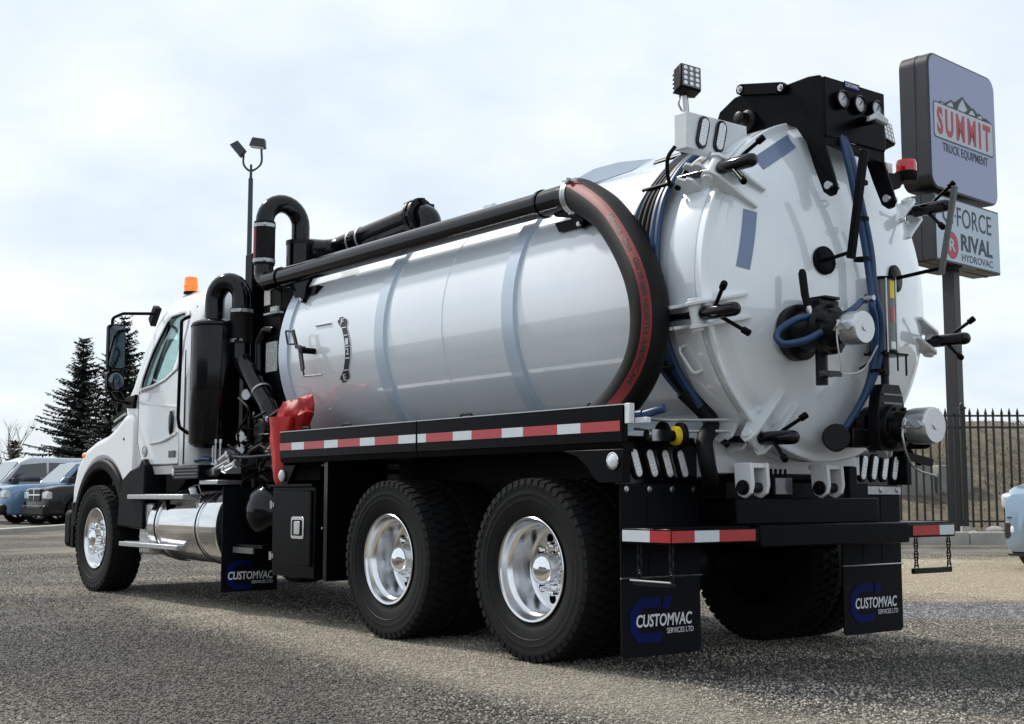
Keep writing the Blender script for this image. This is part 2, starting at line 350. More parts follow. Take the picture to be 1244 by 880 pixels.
# loose chippings lying on the asphalt, scattered with geometry nodes
LM = ground_material(True)
def chippings(name, quad, d0, d1, n0, n1, r0, r1, seed, label):
    mb = MB(); mb.add([gp(a, b, .002) for a, b in quad], [(0, 1, 2, 3)]); o = mb.build(name, LM, ang=0); tag(o, label, 'gravel', kind='stuff')
    g = bpy.data.node_groups.new(name, 'GeometryNodeTree'); g.interface.new_socket('Geometry', in_out='INPUT', socket_type='NodeSocketGeometry'); g.interface.new_socket('Geometry', in_out='OUTPUT', socket_type='NodeSocketGeometry')
    gi = g.nodes.new('NodeGroupInput'); go = g.nodes.new('NodeGroupOutput'); ds = g.nodes.new('GeometryNodeDistributePointsOnFaces'); ds.inputs['Seed'].default_value = seed
    ps = g.nodes.new('GeometryNodeInputPosition'); dt = g.nodes.new('ShaderNodeVectorMath'); dt.operation = 'DOT_PRODUCT'; dt.inputs[1].default_value = FW; g.links.new(ps.outputs[0], dt.inputs[0])
    mr = g.nodes.new('ShaderNodeMapRange'); base_ = Vector((CAM.x, CAM.y, 0)).dot(FW); mr.inputs[1].default_value = base_+d0; mr.inputs[2].default_value = base_+d1; mr.inputs[3].default_value = n0; mr.inputs[4].default_value = n1; g.links.new(dt.outputs['Value'], mr.inputs[0])
    nz = g.nodes.new('ShaderNodeTexNoise'); nz.inputs['Scale'].default_value = .9; nz.inputs['Detail'].default_value = 4; nm = g.nodes.new('ShaderNodeMapRange'); nm.inputs[1].default_value = .38; nm.inputs[2].default_value = .60; nm.inputs[3].default_value = .45; nm.inputs[4].default_value = 1.15; g.links.new(nz.outputs[0], nm.inputs[0])
    mm = g.nodes.new('ShaderNodeMath'); mm.operation = 'MULTIPLY'; g.links.new(mr.outputs[0], mm.inputs[0]); g.links.new(nm.outputs[0], mm.inputs[1]); g.links.new(mm.outputs[0], ds.inputs['Density'])
    ins = g.nodes.new('GeometryNodeInstanceOnPoints'); ob = g.nodes.new('GeometryNodeMeshIcoSphere'); ob.inputs['Radius'].default_value = 1; ob.inputs['Subdivisions'].default_value = 1
    sm = g.nodes.new('GeometryNodeSetMaterial'); sm.inputs['Material'].default_value = LM; rsz = g.nodes.new('FunctionNodeRandomValue'); rsz.data_type = 'FLOAT_VECTOR'; rsz.inputs[0].default_value = (.7, .6, .45); rsz.inputs[1].default_value = (1.25, 1.1, .95); rsz.inputs['Seed'].default_value = 9; vm = g.nodes.new('ShaderNodeVectorMath'); vm.operation = 'SCALE'
    rr = g.nodes.new('FunctionNodeRandomValue'); rr.data_type = 'FLOAT'; rr.inputs[2].default_value = r0; rr.inputs[3].default_value = r1; g.links.new(rsz.outputs[0], vm.inputs[0]); g.links.new(rr.outputs[1], vm.inputs['Scale']); g.links.new(ob.outputs[0], sm.inputs[0])
    rv = g.nodes.new('FunctionNodeRandomValue'); rv.data_type = 'FLOAT_VECTOR'; rv.inputs[0].default_value = (-.4, -.4, 0); rv.inputs[1].default_value = (.4, .4, 6.28); rv.inputs['Seed'].default_value = 5
    lk_ = g.links.new; lk_(gi.outputs[0], ds.inputs[0]); lk_(ds.outputs[0], ins.inputs['Points']); lk_(sm.outputs[0], ins.inputs['Instance']); lk_(vm.outputs[0], ins.inputs['Scale']); lk_(rv.outputs[0], ins.inputs['Rotation']); lk_(ins.outputs[0], go.inputs[0])
    o.modifiers.new('scatter', 'NODES').node_group = g
chippings('loose_chippings', [(-2.6, 4.3), (2.6, 4.3), (4.1, 8.6), (-4.1, 8.6)], 5.0, 8.6, 6800, 3000, .003, .0080, 1, 'fine grey stone chippings lying loose over the nearer asphalt')
chippings('scattered_chippings', [(-4.1, 8.6), (4.1, 8.6), (9.0, 20.5), (-9.0, 20.5)], 8.6, 20.0, 3000, 0, .0035, .0090, 2, 'coarser stone chippings scattered round the truck wheels')
# ---- embankment behind the fence
mat('bank_soil', (.17, .14, .092), .95, var=.6, vs_=3.2, bump=.9, bs=5, vcol=(.05, .044, .032))
bank = MB(); ns, nd = 70, 34; pts = []
for j in range(nd+1):
    for i in range(ns+1):
        s_ = -4 + 48*i/ns; d = 26.7 + 34*(j/nd)**1.3
        t = min(1, max(0, (d-27.0)/9)); t = t*t*(3-2*t); side = min(1, max(0, (s_+4)/7)); side = side*side*(3-2*side)
        z = .16 + (2.82*t*side) + .18*mnoise.noise(V(s_*.35, d*.3, 0))*min(1, (d-26.7)/2)*side + .07*mnoise.noise(V(s_*1.4, d*1.4, 3))*min(1, (d-26.7)/2)
        if j == 0: z = -.05
        pts.append(gp(s_, d, z))
bank.add(pts, [(j*(ns+1)+i, j*(ns+1)+i+1, (j+1)*(ns+1)+i+1, (j+1)*(ns+1)+i) for j in range(nd) for i in range(ns)])
tag(bank.build('embankment', 'bank_soil', ang=60), kind='structure')
def bank_z(s_, d):
    t = min(1, max(0, (d-27.0)/9)); t = t*t*(3-2*t); return .16 + 2.82*t
# dry grass on the bank
mat('dry_grass', (.22, .175, .105), .9, var=.5, vs_=1.8, vcol=(.10, .08, .05))
gr = MB()
for i in range(7000):
    s_ = 5.5+9*rnd.random(); d = 27.0+10*rnd.random()**1.3; p = gp(s_, d, bank_z(s_, d)-.05); h = .02+.07*rnd.random()**2; a = rnd.random()*6.3; l = V(rnd.uniform(-1, 1), rnd.uniform(-1, 1), 0)*h*2.2
    q = V(math.cos(a), math.sin(a), 0)*.016
    gr.add([p-q, p+q, p+l+V(0, 0, h+.05)], [(0, 1, 2)])
tag(gr.build('dry_grass', 'dry_grass', ang=0, recalc=False), 'short dry brown grass covering the bank behind the fence', 'grass', kind='stuff')
# ---- right kerb: concrete stones with joints
mat('kerb_concrete', (.40, .385, .35), .85, var=.3, vs_=3, bump=.25, bs=30)
kerb = MB(); kerb.bar(gp(-5, 25.6, .06), gp(22, 25.6, .06), .9, .2); ko = kerb.build('kerb', 'kerb_concrete', bevel=.02); tag(ko, kind='structure')
verge = MB(); verge.bar(gp(-5, 26.38, .075), gp(22, 26.38, .075), .62, .17); mat('verge_soil', (.12, .10, .075), .95, var=.5, vs_=5, bump=.6, bs=12)
tag(verge.build('verge', 'verge_soil'), kind='structure')
kst = MB(); kst.bar((-.745, 0, 0), (.745, 0, 0), .30, .30); kme = kst.mesh('kerb_stone')
kme.materials.append(M['kerb_concrete'])
kr = math.atan2(RT.y, RT.x)
for i in range(18):
    o = bpy.data.objects.new('kerb_stone', kme); COL.objects.link(o); o.parent = ko; o.location = gp(-4.0+1.5*i, 25.02, .08+rnd.uniform(-.008, .008)); o.rotation_euler = (0, 0, kr+rnd.uniform(-.004, .004))
    b_ = o.modifiers.new('bevel', 'BEVEL'); b_.width = .025; b_.segments = 2
# white stones lying along the verge
mat('white_stone', (.52, .50, .47), .9, var=.3, vs_=8, bump=.3, bs=20)
for i, (s_, d, r) in enumerate(((9.72, 26.25, .15), (10.05, 26.2, .17), (10.36, 26.28, .12), (10.75, 26.22, .13), (7.6, 26.2, .10), (8.1, 26.25, .09), (9.3, 26.2, .07))):
    c = gp(s_, d, .16+r*.45); mb = MB(); mb.ell((0, 0, 0), (r*1.25, r, r*.62), 12, 8, lambda p: p*(1+.22*mnoise.noise(p*9+V(i*3, 0, 0))))
    tag(mb.build('stone', 'white_stone', loc=c, ang=25), 'pale rounded stone lying on the verge below the iron fence', 'stone', 'pale stones below the fence')
# ---- iron fence
mat('fence_iron', (.009, .009, .010), .45, var=.3, vs_=12)
FZ = .16; fs0, fs1 = .9, 15.2; fd = lambda s_: 26.7 - .03*(s_-9.2)
fence = empty('iron_fence', loc=gp(fs0, fd(fs0), FZ)); tag(fence, 'black wrought iron picket fence with pointed tips in front of the grassy bank', 'fence')
fo = fence.location.copy(); u = (gp(fs1, fd(fs1)) - gp(fs0, fd(fs0))).normalized()
for z in (2.17, 2.43-.02, .24):
    mb = MB(); mb.bar(V(0, 0, z), u*(fs1-fs0)+V(0, 0, z), .035, .04); mb.build('rail', 'fence_iron', fence)
pk = MB(); pk.box((0, 0, 1.27), (.038, .038, 2.3)); pk.lathe((0, 0, 2.42), (0, 0, 1), [(0, .02), (.03, .034), (.07, .026), (.16, .002)], 6)
pme = pk.mesh('picket'); pme.materials.append(M['fence_iron'])
for i in range(int((fs1-fs0)/.163)):
    o = bpy.data.objects.new('picket', pme); COL.objects.link(o); o.parent = fence; o.location = u*(.1+i*.163); o.rotation_euler = (rnd.uniform(-.006, .006), rnd.uniform(-.006, .006), kr)
pp = MB(); pp.box((0, 0, 1.27), (.10, .10, 2.54)); pp.box((0, 0, 2.57), (.13, .13, .05)); pp.lathe((0, 0, 2.59), (0, 0, 1), [(0, .05), (.05, .055), (.09, .03), (.11, .003)], 10)
ppm = pp.mesh('post'); ppm.materials.append(M['fence_iron'])
pb = MB(); pb.box((0, 0, .06), (.17, .17, .16)); pbm = pb.mesh('post_footing'); pbm.materials.append(M['white_stone'])
for s_ in (2.2, 4.57, 6.95, 9.32, 11.7, 14.1):
    o = bpy.data.objects.new('post', ppm); COL.objects.link(o); o.parent = fence; o.location = u*(s_-fs0)+V(0, 0, -.0); o.rotation_euler = (0, 0, kr)
    f = bpy.data.objects.new('post_footing', pbm); COL.objects.link(f); f.parent = o
# concrete barrier blocks half sunk in the bank
mat('old_concrete', (.30, .295, .28), .9, var=.35, vs_=2.5, bump=.2, bs=14)
for i, (s_, d, l, h) in enumerate(((9.2, 30.5, 1.35, .78), (10.35, 30.6, .85, .72))):
    mb = MB(); mb.prism([(-l/2, 0), (l/2, 0), (l/2-.04, h*.6), (l/2-.06, h), (-l/2+.06, h), (-l/2+.04, h*.6)], -FW*.3, RT, V(0, 0, 1), FW*.6)
    tag(mb.build('concrete_block', 'old_concrete', loc=gp(s_, d, bank_z(s_, d-.3)-.10), bevel=.03), ('long grey concrete block lying on the bank behind the fence', 'shorter darker concrete block lying at the end of the long block')[i], 'concrete block')
# ---- left kerb strip and far strip of dirt
lk = MB(); a, b_ = V(24.2, -1.6, 0), V(42, -15.2, 0)
lk.bar(a+V(0, 0, .05), b_+V(0, 0, .05), .34, .15); tag(lk.build('kerb', 'kerb_concrete', bevel=.02), kind='structure')
mat('far_dirt', (.17, .155, .125), .95, var=.45, vs_=1.2, bump=.4, bs=10)
n_ = V(.606, .795, 0)
fdm = MB(); q0 = a+V(.25, .2, 0); q1 = b_+V(.25, .2, 0)
isl = MB(); isl.add([a+n_*.1+V(0, 0, .006), b_+n_*.1+V(0, 0, .006), b_+n_*6+V(0, 0, .006), a+n_*6+V(0, 0, .006)], [(0, 1, 2, 3)])
tag(isl.build('path', 'far_dirt', ang=0), kind='structure')
# ---- pylon sign
mat('sign_black', (.013, .014, .016), .4, coat=.2, var=.2, vs_=5)
mat('sign_face', (.27, .31, .49), .35, coat=.15, var=.05, vs_=2)
mat('sign_face_pale', (.42, .52, .62), .35, coat=.15, var=.06, vs_=3)
mat('sign_panel', (.45, .50, .56), .4); mat('sign_ink', (.02, .035, .05), .5); mat('sign_red', (.40, .035, .055), .45); mat('pole_paint', (.032, .033, .035), .5, var=.25, vs_=6)
sg = empty('pylon_sign', loc=gp(9.41, 27.35, .1)); tag(sg, 'tall roadside pylon sign with a lavender rounded panel above a smaller grey panel', 'sign')
g0 = sg.location.copy()
sw = (FW*math.cos(R(46.8)) + RT*math.sin(R(46.8))).normalized(); sn_ = V(sw.y, -sw.x, 0)   # panel width direction, panel normal
if sn_.dot(FW) > 0: sn_ = -sn_
Z = V(0, 0, 1)
mb = MB(); mb.bar((0, 0, -.1), (0, 0, 7.2), .27, .27, up=tuple(sw)); mb.build('pole', 'pole_paint', sg, bevel=.015)
mb = MB(); mb.box((0, 0, .02), (.6, .6, .05)); mb.build('base_plate', 'pole_paint', sg)
def rrect(w_, h, r, n=6):
    o = []
    for cx, cy, a0 in ((w_/2-r, h/2-r, 0), (-w_/2+r, h/2-r, 90), (-w_/2+r, -h/2+r, 180), (w_/2-r, -h/2+r, 270)):
        for k in range(n+1): a_ = R(a0+90*k/n); o.append((cx+r*math.cos(a_), cy+r*math.sin(a_)))
    return o
def cabinet(c, w_, h, r, th, facem, name):
    mb = MB(); mb.prism(rrect(w_, h, r), c - sn_*th/2, sw, Z, sn_*th); cb_ = mb.build(name, 'sign_black', sg, bevel=.02)
    for sgn in (1, -1):
        mb = MB(); mb.prism(rrect(w_-.10, h-.10, max(.02, r-.05)), c + sn_*sgn*(th/2+.002), sw, Z, sn_*.012*sgn); mb.build('sign_face', facem, cb_)
    mb = MB(); mb.prism(rrect(w_+.02, h+.02, r+.01), c - sn_*.03, sw, Z, sn_*.06); mb.build('seam_band', 'sign_black', cb_)
    return cb_
C1 = V(0, 0, 8.66)+sw*.16
W1, H1, T1 = 2.95, 2.92, .66
cb1 = cabinet(C1, W1, H1, .30, T1, 'sign_face', 'upper_cabinet')
F1 = C1 + sn_*(T1/2+.016)
def on_face(F, x, y, e=0): return F + sw*x + Z*y + sn_*e
mb = MB(); mb.prism(rrect(2.62, .78, .08), on_face(F1, 0, .02), sw, Z, sn_*.003); mb.build('logo_border', 'sign_ink', cb1)
mb = MB(); mb.prism(rrect(2.57, .73, .07), on_face(F1, 0, .02, .003), sw, Z, sn_*.003); mb.build('logo_panel', 'sign_panel', cb1)
tdir = sw if sw.cross(Z).dot(sn_) > 0 else -sw
def ftext(nm, s_, F, x, y, w_, h, m_, par, **k):   # x = left edge seen from the front
    o_ = F + tdir*x + Z*y; return text(nm, s_, o_, tdir, Z, w_, h, m_, par, ext=.003, **k)
ftext('lettering', 'SUMMIT', F1, -1.17, -.28, 2.34, .60, 'sign_red', cb1, bold=.04, sp=1.38, normal_off=.007)
ftext('lettering', 'TRUCK EQUIPMENT', F1, -.96, -.65, 1.98, .225, 'sign_ink', cb1, bold=.006, sp=1.05, normal_off=.001)
ridge = [(-.86, .32), (-.72, .39), (-.62, .36), (-.40, .50), (-.32, .47), (-.22, .53), (-.02, .69), (.08, .60), (.28, .50), (.34, .52), (.46, .43), (.55, .45), (.66, .38), (.76, .40), (.93, .32)]
mb = MB(); mb.prism([(a_*1.34, .40+(b_q-.32)*.95) for a_, b_q in ridge], F1, tdir, Z, sn_*.003); mb.build('mountain_mark', 'sign_ink', cb1)
for tri in ([(-.56, .34), (-.42, .45), (-.36, .42), (-.34, .35)], [(-.20, .34), (-.14, .48), (-.02, .62), (.05, .50), (.12, .42), (.02, .34)], [(.16, .34), (.22, .42), (.30, .46), (.38, .36)], [(.44, .34), (.50, .38), (.58, .41), (.62, .34)], [(-.76, .335), (-.70, .365), (-.64, .335)]):
    mb = MB(); mb.prism([(a_*1.34, .405+(b_q-.335)*1.0) for a_, b_q in tri], F1+sn_*.003, tdir, Z, sn_*.003); mb.build('mountain_snow', 'sign_panel', cb1)
C2 = V(0, 0, 6.38)+sw*.20; W2, H2, T2 = 2.85, 1.42, .66
cb2 = cabinet(C2, W2, H2, .03, T2, 'sign_face_pale', 'lower_cabinet'); F2 = C2 + sn_*(T2/2+.016)
ftext('lettering', 'G', F2, -1.13, .12, .46, .42, 'sign_ink', cb2); ftext('lettering', 'FORCE', F2, -.50, .12, 1.52, .42, 'sign_ink', cb2); ftext('lettering', '·', F2, -.60, .30, .05, .06, 'sign_ink', cb2)
ftext('lettering', 'RIVAL', F2, -.36, -.38, 1.40, .36, 'sign_ink', cb2, bold=.03); ftext('lettering', 'HYDROVAC', F2, -.34, -.60, 1.38, .155, 'sign_ink', cb2)
dsc = [(.26*math.cos(a_*math.pi/12), .29*math.sin(a_*math.pi/12)) for a_ in range(24)]
mb = MB(); mb.prism(dsc, on_face(F2, 0, 0)+tdir*-.74+Z*-.32, tdir, Z, sn_*.003); mb.build('round_mark', 'sign_red', cb2)
ftext('lettering', 'R', F2, -.87, -.45, .26, .27, 'sign_panel', cb2, bold=.02, normal_off=.004)
mb = MB(); mb.box((0, 0, 5.64), (.9, .5, .06)); mb.build('mount_plate', 'sign_black', sg)
# ---- floodlight mast
mat('mast_paint', (.045, .06, .07), .5, .2, var=.15, vs_=4)
ml = empty('floodlight_mast', loc=gp(-8.3, 40.2, 0)); tag(ml, 'dark steel mast carrying two floodlights on a curved yoke', 'light pole')
mb = MB(); mb.cyl((0, 0, 0), (0, 0, 10.95), .10, .075, 10); mb.build('pole', 'mast_paint', ml)
mb = MB(); mb.box((0, 0, .15), (.5, .5, .3)); mb.build('pole_base', 'kerb_concrete', ml, bevel=.03)
mb = MB(); mb.tube(catmull([RT*-.24+V(0, 0, 11.75), RT*-.24+V(0, 0, 11.42), RT*-.08+V(0, 0, 11.22), RT*.08+V(0, 0, 11.22), RT*.32+V(0, 0, 11.45), RT*.32+V(0, 0, 11.9)], 5), .035, 8); mb.cyl((0, 0, 10.9), (0, 0, 11.4), .05, .04, 8); mb.build('yoke', 'mast_paint', ml)
for s_, z, rot, d_ in ((-.40, 11.92, 50, -1), (.22, 12.1, 8, 1)):
    mb = MB(); rm = Matrix.Rotation(YAW*-1, 3, 'Z') @ Matrix.Rotation(R(rot)*1, 3, 'X'); c = RT*s_+V(0, 0, z)
    mb.prism([(-.26, -.14), (.26, -.14), (.20, .14), (-.20, .14)], c+rm @ V(-.14, 0, 0), rm @ V(0, 1, 0), rm @ V(0, 0, 1), rm @ V(.28, 0, 0)); h_ = mb.build('floodlight', 'mast_paint', ml, bevel=.02)
    mb = MB(); mb.box(c+rm @ V(0, 0, -.15), (.26, .42, .012), rm); mb.build('lens', 'lens_clear', h_)
# ================================================================ TREES
mat('spruce_needles', (.020, .034, .026), .75, var=.6, vs_=1.5, vcol=(.009, .015, .012)); mat('bark', (.06, .05, .04), .95, var=.4, vs_=8, bump=.6, bs=18); mat('bare_bark', (.16, .13, .105), .95, var=.3, vs_=6)
def spruce(loc, H, RAD, seed, label, dens=1.0):
    r_ = random.Random(seed); root = empty('spruce_tree', loc=loc); tag(root, label, 'tree')
    mb = MB(); mb.tube([V(0, 0, -.1), V(.03, 0, H*.5), V(0, .02, H*.98)], .2, 8, rs=[.022*H, .012*H, .003*H]); mb.build('trunk', 'bark', root)
    vs_, fs_ = [], []
    def blade(p, d, l, wd):
        sdv = d.cross(V(0, 0, 1))
        if sdv.length < .01: sdv = V(1, 0, 0)
        sdv.normalize(); o = len(vs_); q = sdv*wd; tilt = V(0, 0, r_.uniform(-.3, .3)*wd)
        vs_.extend([p-q*.4, p+d*l*.45-q-tilt, p+d*l, p+d*l*.45+q+tilt]); fs_.append((o, o+1, o+2, o+3))
    z = H*.05; wz = 0
    while z < H*.985:
        f = 1 - z/H; rad = RAD*(f**1.0)*(.70+.36*r_.random()) + .12 + (.10 if f < .12 else 0)
        nb = max(5, int((7+8*f)*dens)); a0 = r_.random()*6.28
        for k in range(nb):
            a = a0 + 6.283*k/nb + r_.uniform(-.3, .3); L_ = rad*r_.choice((.5, .72, .9, 1.0, 1.1, 1.28)); 
            if L_ < .1: L_ = .1
            droop = .12 - .50*f; dirv = V(math.cos(a), math.sin(a), droop).normalized(); p0 = V(0, 0, z + r_.uniform(-.12, .12))
            m = max(3, int(L_/.125))
            for i in range(m):
                t = (i+.6)/m; up = .22*L_*t*t; p = p0 + dirv*L_*t + V(0, 0, up)
                tw = (.34*(1-t)+.10)*min(1, L_)+.05
                for sgn in (-1, 1):
                    for rep in range(2):
                        d = (dirv*r_.uniform(.35, .9) + V(-dirv.y, dirv.x, 0)*sgn*r_.uniform(.4, 1) + V(0, 0, r_.uniform(-.75, .10))).normalized()
                        blade(p, d, tw*r_.uniform(.7, 1.35), .055+.055*r_.random())
                blade(p, (dirv+V(0, 0, .35*t)).normalized(), .2, .035)
        z += (.17+.24*f)*(H/10)**.5
    me = bpy.data.meshes.new('crown'); me.from_pydata([tuple(p) for p in vs_], [], fs_); link('crown', me, 'spruce_needles', root)
    return root
spruce(gp(-25.2, 75.5), 10.3, 4.6, 3, 'dark spruce with a dense tufted tip and a bare gap below it')
spruce(gp(-21.2, 70), 10.75, 4.8, 5, 'taller dark spruce growing close behind the white truck cab')
spruce(gp(-31.2, 81), 4.4, 2.2, 8, 'short dark spruce behind the parked tall silver vehicle')
spruce(gp(-29.0, 84), 3.4, 2.2, 9, 'low spruce between the short spruce and the tufted spruce')
def bare_tree(loc, H, seed, label):
    r_ = random.Random(seed); root = empty('bare_tree', loc=loc); tag(root, label, 'tree')
    tr = MB(); cr_ = MB()
    def grow(p, d, l, r, lev):
        q = p + d*l; md = p + d*l*.5 + V(r_.uniform(-1, 1), r_.uniform(-1, 1), 0)*l*.04
        (tr if lev == 0 else cr_).tube([p, md, q], r, 5 if lev < 2 else 3, rs=[r, r*.8, r*.62])
        if lev >= 4: return
        for k in range(3 if lev < 3 else 2):
            a = r_.random()*6.28; sp_ = r_.uniform(.25, .6)
            nd = (d + V(math.cos(a)*sp_, math.sin(a)*sp_, .18)).normalized(); grow(p + d*l*r_.uniform(.6, 1), nd, l*r_.uniform(.55, .78), r*.55, lev+1)
    grow(V(0, 0, -.1), V(0, 0, 1), H*.36, H*.013, 0)
    tr.build('trunk', 'bare_bark', root); cr_.build('branches', 'bare_bark', root, recalc=False)
bare_tree(gp(-27.8, 72), 6.2, 2, 'thin leafless tree rising behind the short spruce')
bare_tree(gp(-30.2, 77), 6.0, 12, 'slender leafless tree beside the short spruce')
bare_tree(gp(-19.6, 66), 9.2, 4, 'leafless tree showing between the tall spruce and the cab window')
# ================================================================ PARKED VEHICLES
mat('car_black', (.004, .004, .005), .25, coat=.3, spec=.3); mat('car_blue', (.15, .26, .42), .22, .4, coat=.8); mat('car_silver', (.46, .49, .52), .25, .5, coat=.8); mat('car_sky', (.22, .31, .41), .22, .4, coat=.9)
mat('car_trim', (.012, .012, .013), .5); mat('car_rim', (.12, .12, .13), .35, .8); mat('lamp_glass', (.70, .72, .74), .08, .2, coat=1, var=.4, vs_=14)
def section(x, hw, zb, zt, rt=.12, rb=.08, n=4, taper=0):
    """closed ring in the y/z plane with rounded corners"""
    P = []
    for sy, cz, cyr, r, a0 in ((1, zt, hw-taper, rt, 0), (-1, zt, hw-taper, rt, 90), (-1, zb, hw, rb, 180), (1, zb, hw, rb, 270)):
        for k in range(n+1):
            a = R(a0+90*k/n); P.append(V(x, sy*(cyr-r)+r*math.cos(a), (cz-r if cz == zt else cz+r)+r*math.sin(a)))
    return P
def car(loc, hd, kind, paint, label, scale=1.0):
    root = empty(kind[0], loc=loc, rz=math.atan2(hd.y, hd.x)); tag(root, label, kind[1]); root.scale = (scale,)*3
    K = kind[2]
    mb = MB(); mb.loft([section(x, hw, zb, zt, rt, .10) for x, hw, zb, zt, rt in K['body']]); me = mb.mesh('body', 30)
    cut = []
    for wx in K['wx']:
        c = MB(); c.cyl((wx, -1.4, K['wr']), (wx, 1.4, K['wr']), K['wr']+.075, n=28); cut.append(c.mesh('c', 0))
    link('body', boolean(me, cut), paint, root)
    cabp = K['cab']; mb = MB(); mb.loft([section(x, hw, zb, zt, rt, .05, taper=tp) for x, hw, zb, zt, rt, tp in cabp]); cb_ = mb.build('cabin', paint, root)
    for nm, poly, mm in K['glass']:      # side windows on both flanks, as (x, y, z) outlines mirrored
        for sgn in (1, -1):
            q = MB(); P = [V(a, sgn*b, c) for a, b, c in poly]; q.add(P, [tuple(range(len(P)))]); o_ = q.build(nm, mm, cb_, ang=0)
            sl = o_.modifiers.new('s', 'SOLIDIFY'); sl.thickness = .012; sl.offset = 0
    for nm, poly, mm in K['front']:
        q = MB(); P = [V(*p) for p in poly]; q.add(P, [tuple(range(len(P)))]); o_ = q.build(nm, mm, cb_ if 'shield' in nm else root, ang=0); sl = o_.modifiers.new('s', 'SOLIDIFY'); sl.thickness = .03; sl.offset = 0
    for (x0, y0, z0), (x1, y1, z1), nm, mm, bv in K['boxes']:
        for sgn in ((1, -1) if y0 > 0 else (1,)):
            q = MB(); q.span((x0, y0*sgn, z0), (x1, y1*sgn, z1)); q.build(nm, mm, root, bevel=bv)
    wr = K['wr']; ty = MB(); ty.lathe((0, -.11, 0), (0, 1, 0), [(.0, wr*.62), (-.01, wr*.8), (.01, wr*.97), (.05, wr), (.17, wr), (.21, wr*.97), (.23, wr*.8), (.22, wr*.62)], 32, closed=True); tm = ty.mesh('tyre'); tm.materials.append(M['tyre_rubber'])
    rm = MB(); rm.lathe((0, 0, 0), (0, 1, 0), [(.06, wr*.63), (.10, wr*.63), (.085, wr*.56), (-.05, wr*.54), (-.05, wr*.63)], 32, closed=True)
    for k in range(5):
        a = 2*math.pi*k/5; d = V(math.cos(a), 0, math.sin(a)); rm.bar(V(0, .06, 0)+d*.03, V(0, .06, 0)+d*wr*.57, .03, .09, up=(-d.z, 0, d.x))
    rm.cyl((0, .0, 0), (0, .09, 0), wr*.18, n=12); rmm = rm.mesh('rim'); rmm.materials.append(M['car_rim'])
    for wx in K['wx']:
        for sgn in (1, -1):
            wo = empty('wheel', root, (wx, sgn*K['wy'], wr), 0 if sgn > 0 else math.pi)
            for nm, mm in (('tyre', tm), ('rim', rmm)):
                o_ = bpy.data.objects.new(nm, mm); COL.objects.link(o_); o_.parent = wo
    return root
PICK = ('parked_pickup', 'pickup', dict(
    body=[(2.86, .80, .34, 1.0, .10), (2.80, .94, .28, 1.10, .13), (2.5, .99, .28, 1.17, .13), (1.3, 1.0, .28, 1.24, .10), (.9, 1.0, .30, 1.24, .08), (-2.8, 1.0, .40, 1.24, .06), (-2.9, .97, .50, 1.20, .06)],
    cab=[(1.25, .88, 1.15, 1.22, .03, .02), (.55, .86, 1.15, 1.86, .10, .10), (.2, .86, 1.15, 1.93, .12, .12), (-1.0, .86, 1.15, 1.92, .12, .12), (-1.35, .86, 1.15, 1.80, .10, .10), (-1.5, .87, 1.15, 1.24, .04, .02)],
    glass=[('side_window', [(1.0, .872, 1.27), (.52, .815, 1.78), (-.15, .785, 1.84), (-.15, .872, 1.27)], 'dark_glass2'), ('rear_window', [(-.25, .872, 1.27), (-.25, .785, 1.84), (-1.05, .79, 1.82), (-1.3, .868, 1.27)], 'dark_glass2')],
    front=[('windshield', [(1.215, .80, 1.25), (1.215, -.80, 1.25), (.585, -.70, 1.85), (.585, .70, 1.85)], 'shield')],
    boxes=[((2.80, -.46, .72), (2.90, .46, 1.08), 'grille', 'car_trim', .02), ((2.84, -.02, .72), (2.915, .02, 1.08), 'grille_bar', 'chrome', .005), ((2.84, -.46, .89), (2.912, .46, .93), 'grille_bar', 'chrome', .005), ((2.84, -.50, 1.06), (2.91, .50, 1.11), 'grille_surround', 'grille_trim', .01),
           ((2.72, -.95, .28), (2.96, .95, .60), 'bumper', 'bump_trim', .07), ((2.60, .54, .78), (2.865, .955, 1.01), 'headlight', 'lamp_glass', .035), ((2.86, .58, .50), (2.975, .78, .60), 'fog_lamp', 'car_trim', .02), ((.85, .98, 1.22), (1.05, 1.22, 1.42), 'mirror', 'car_trim', .03), ((-2.96, -.9, .5), (-2.85, .9, .66), 'rear_bumper', 'chrome', .03), ((-2.92, .82, .8), (-2.86, .98, 1.15), 'tail_lamp', 'lens_red', .02)],
    wx=(1.85, -1.75), wr=.42, wy=.89))
mat('dark_glass2', (.015, .018, .022), .06, coat=.6, spec=.8); mat('shield', (.10, .13, .15), .05, coat=1, spec=1.0); mat('grille_trim', (.5, .5, .5), .25, .8); mat('bump_trim', (.008, .008, .009), .45, spec=.2)
a40 = R(40); hd = (-RT*math.cos(a40) - FW*math.sin(a40)); off = (-RT*math.sin(a40) + FW*math.cos(a40))
fc = gp(-14.9, 40.5)
car(fc - hd*3.0, hd, PICK, 'car_black', 'black pickup with chrome cross grille and clear headlights parked in the row', 1.04)
car(fc - hd*2.75 + off*2.75, hd, PICK, 'car_blue', 'light blue pickup with wide windshield parked beside the black pickup', 1.08)
VAN = ('parked_van', 'van', dict(PICK[2]))
VAN[2]['cab'] = [(1.35, .92, 1.15, 1.24, .03, .02), (.7, .90, 1.15, 1.98, .10, .08), (.3, .90, 1.15, 2.12, .12, .10), (-2.6, .90, 1.15, 2.10, .12, .10), (-2.85, .90, 1.15, 1.6, .08, .06)]
VAN[2]['glass'] = [('side_window', [(1.1, .915, 1.32), (.68, .865, 1.86), (-.15, .84, 1.94), (-.15, .912, 1.32)], 'dark_glass2'), ('rear_window', [(-.25, .912, 1.32), (-.25, .84, 1.94), (-2.4, .84, 1.92), (-2.6, .908, 1.32)], 'dark_glass2')]
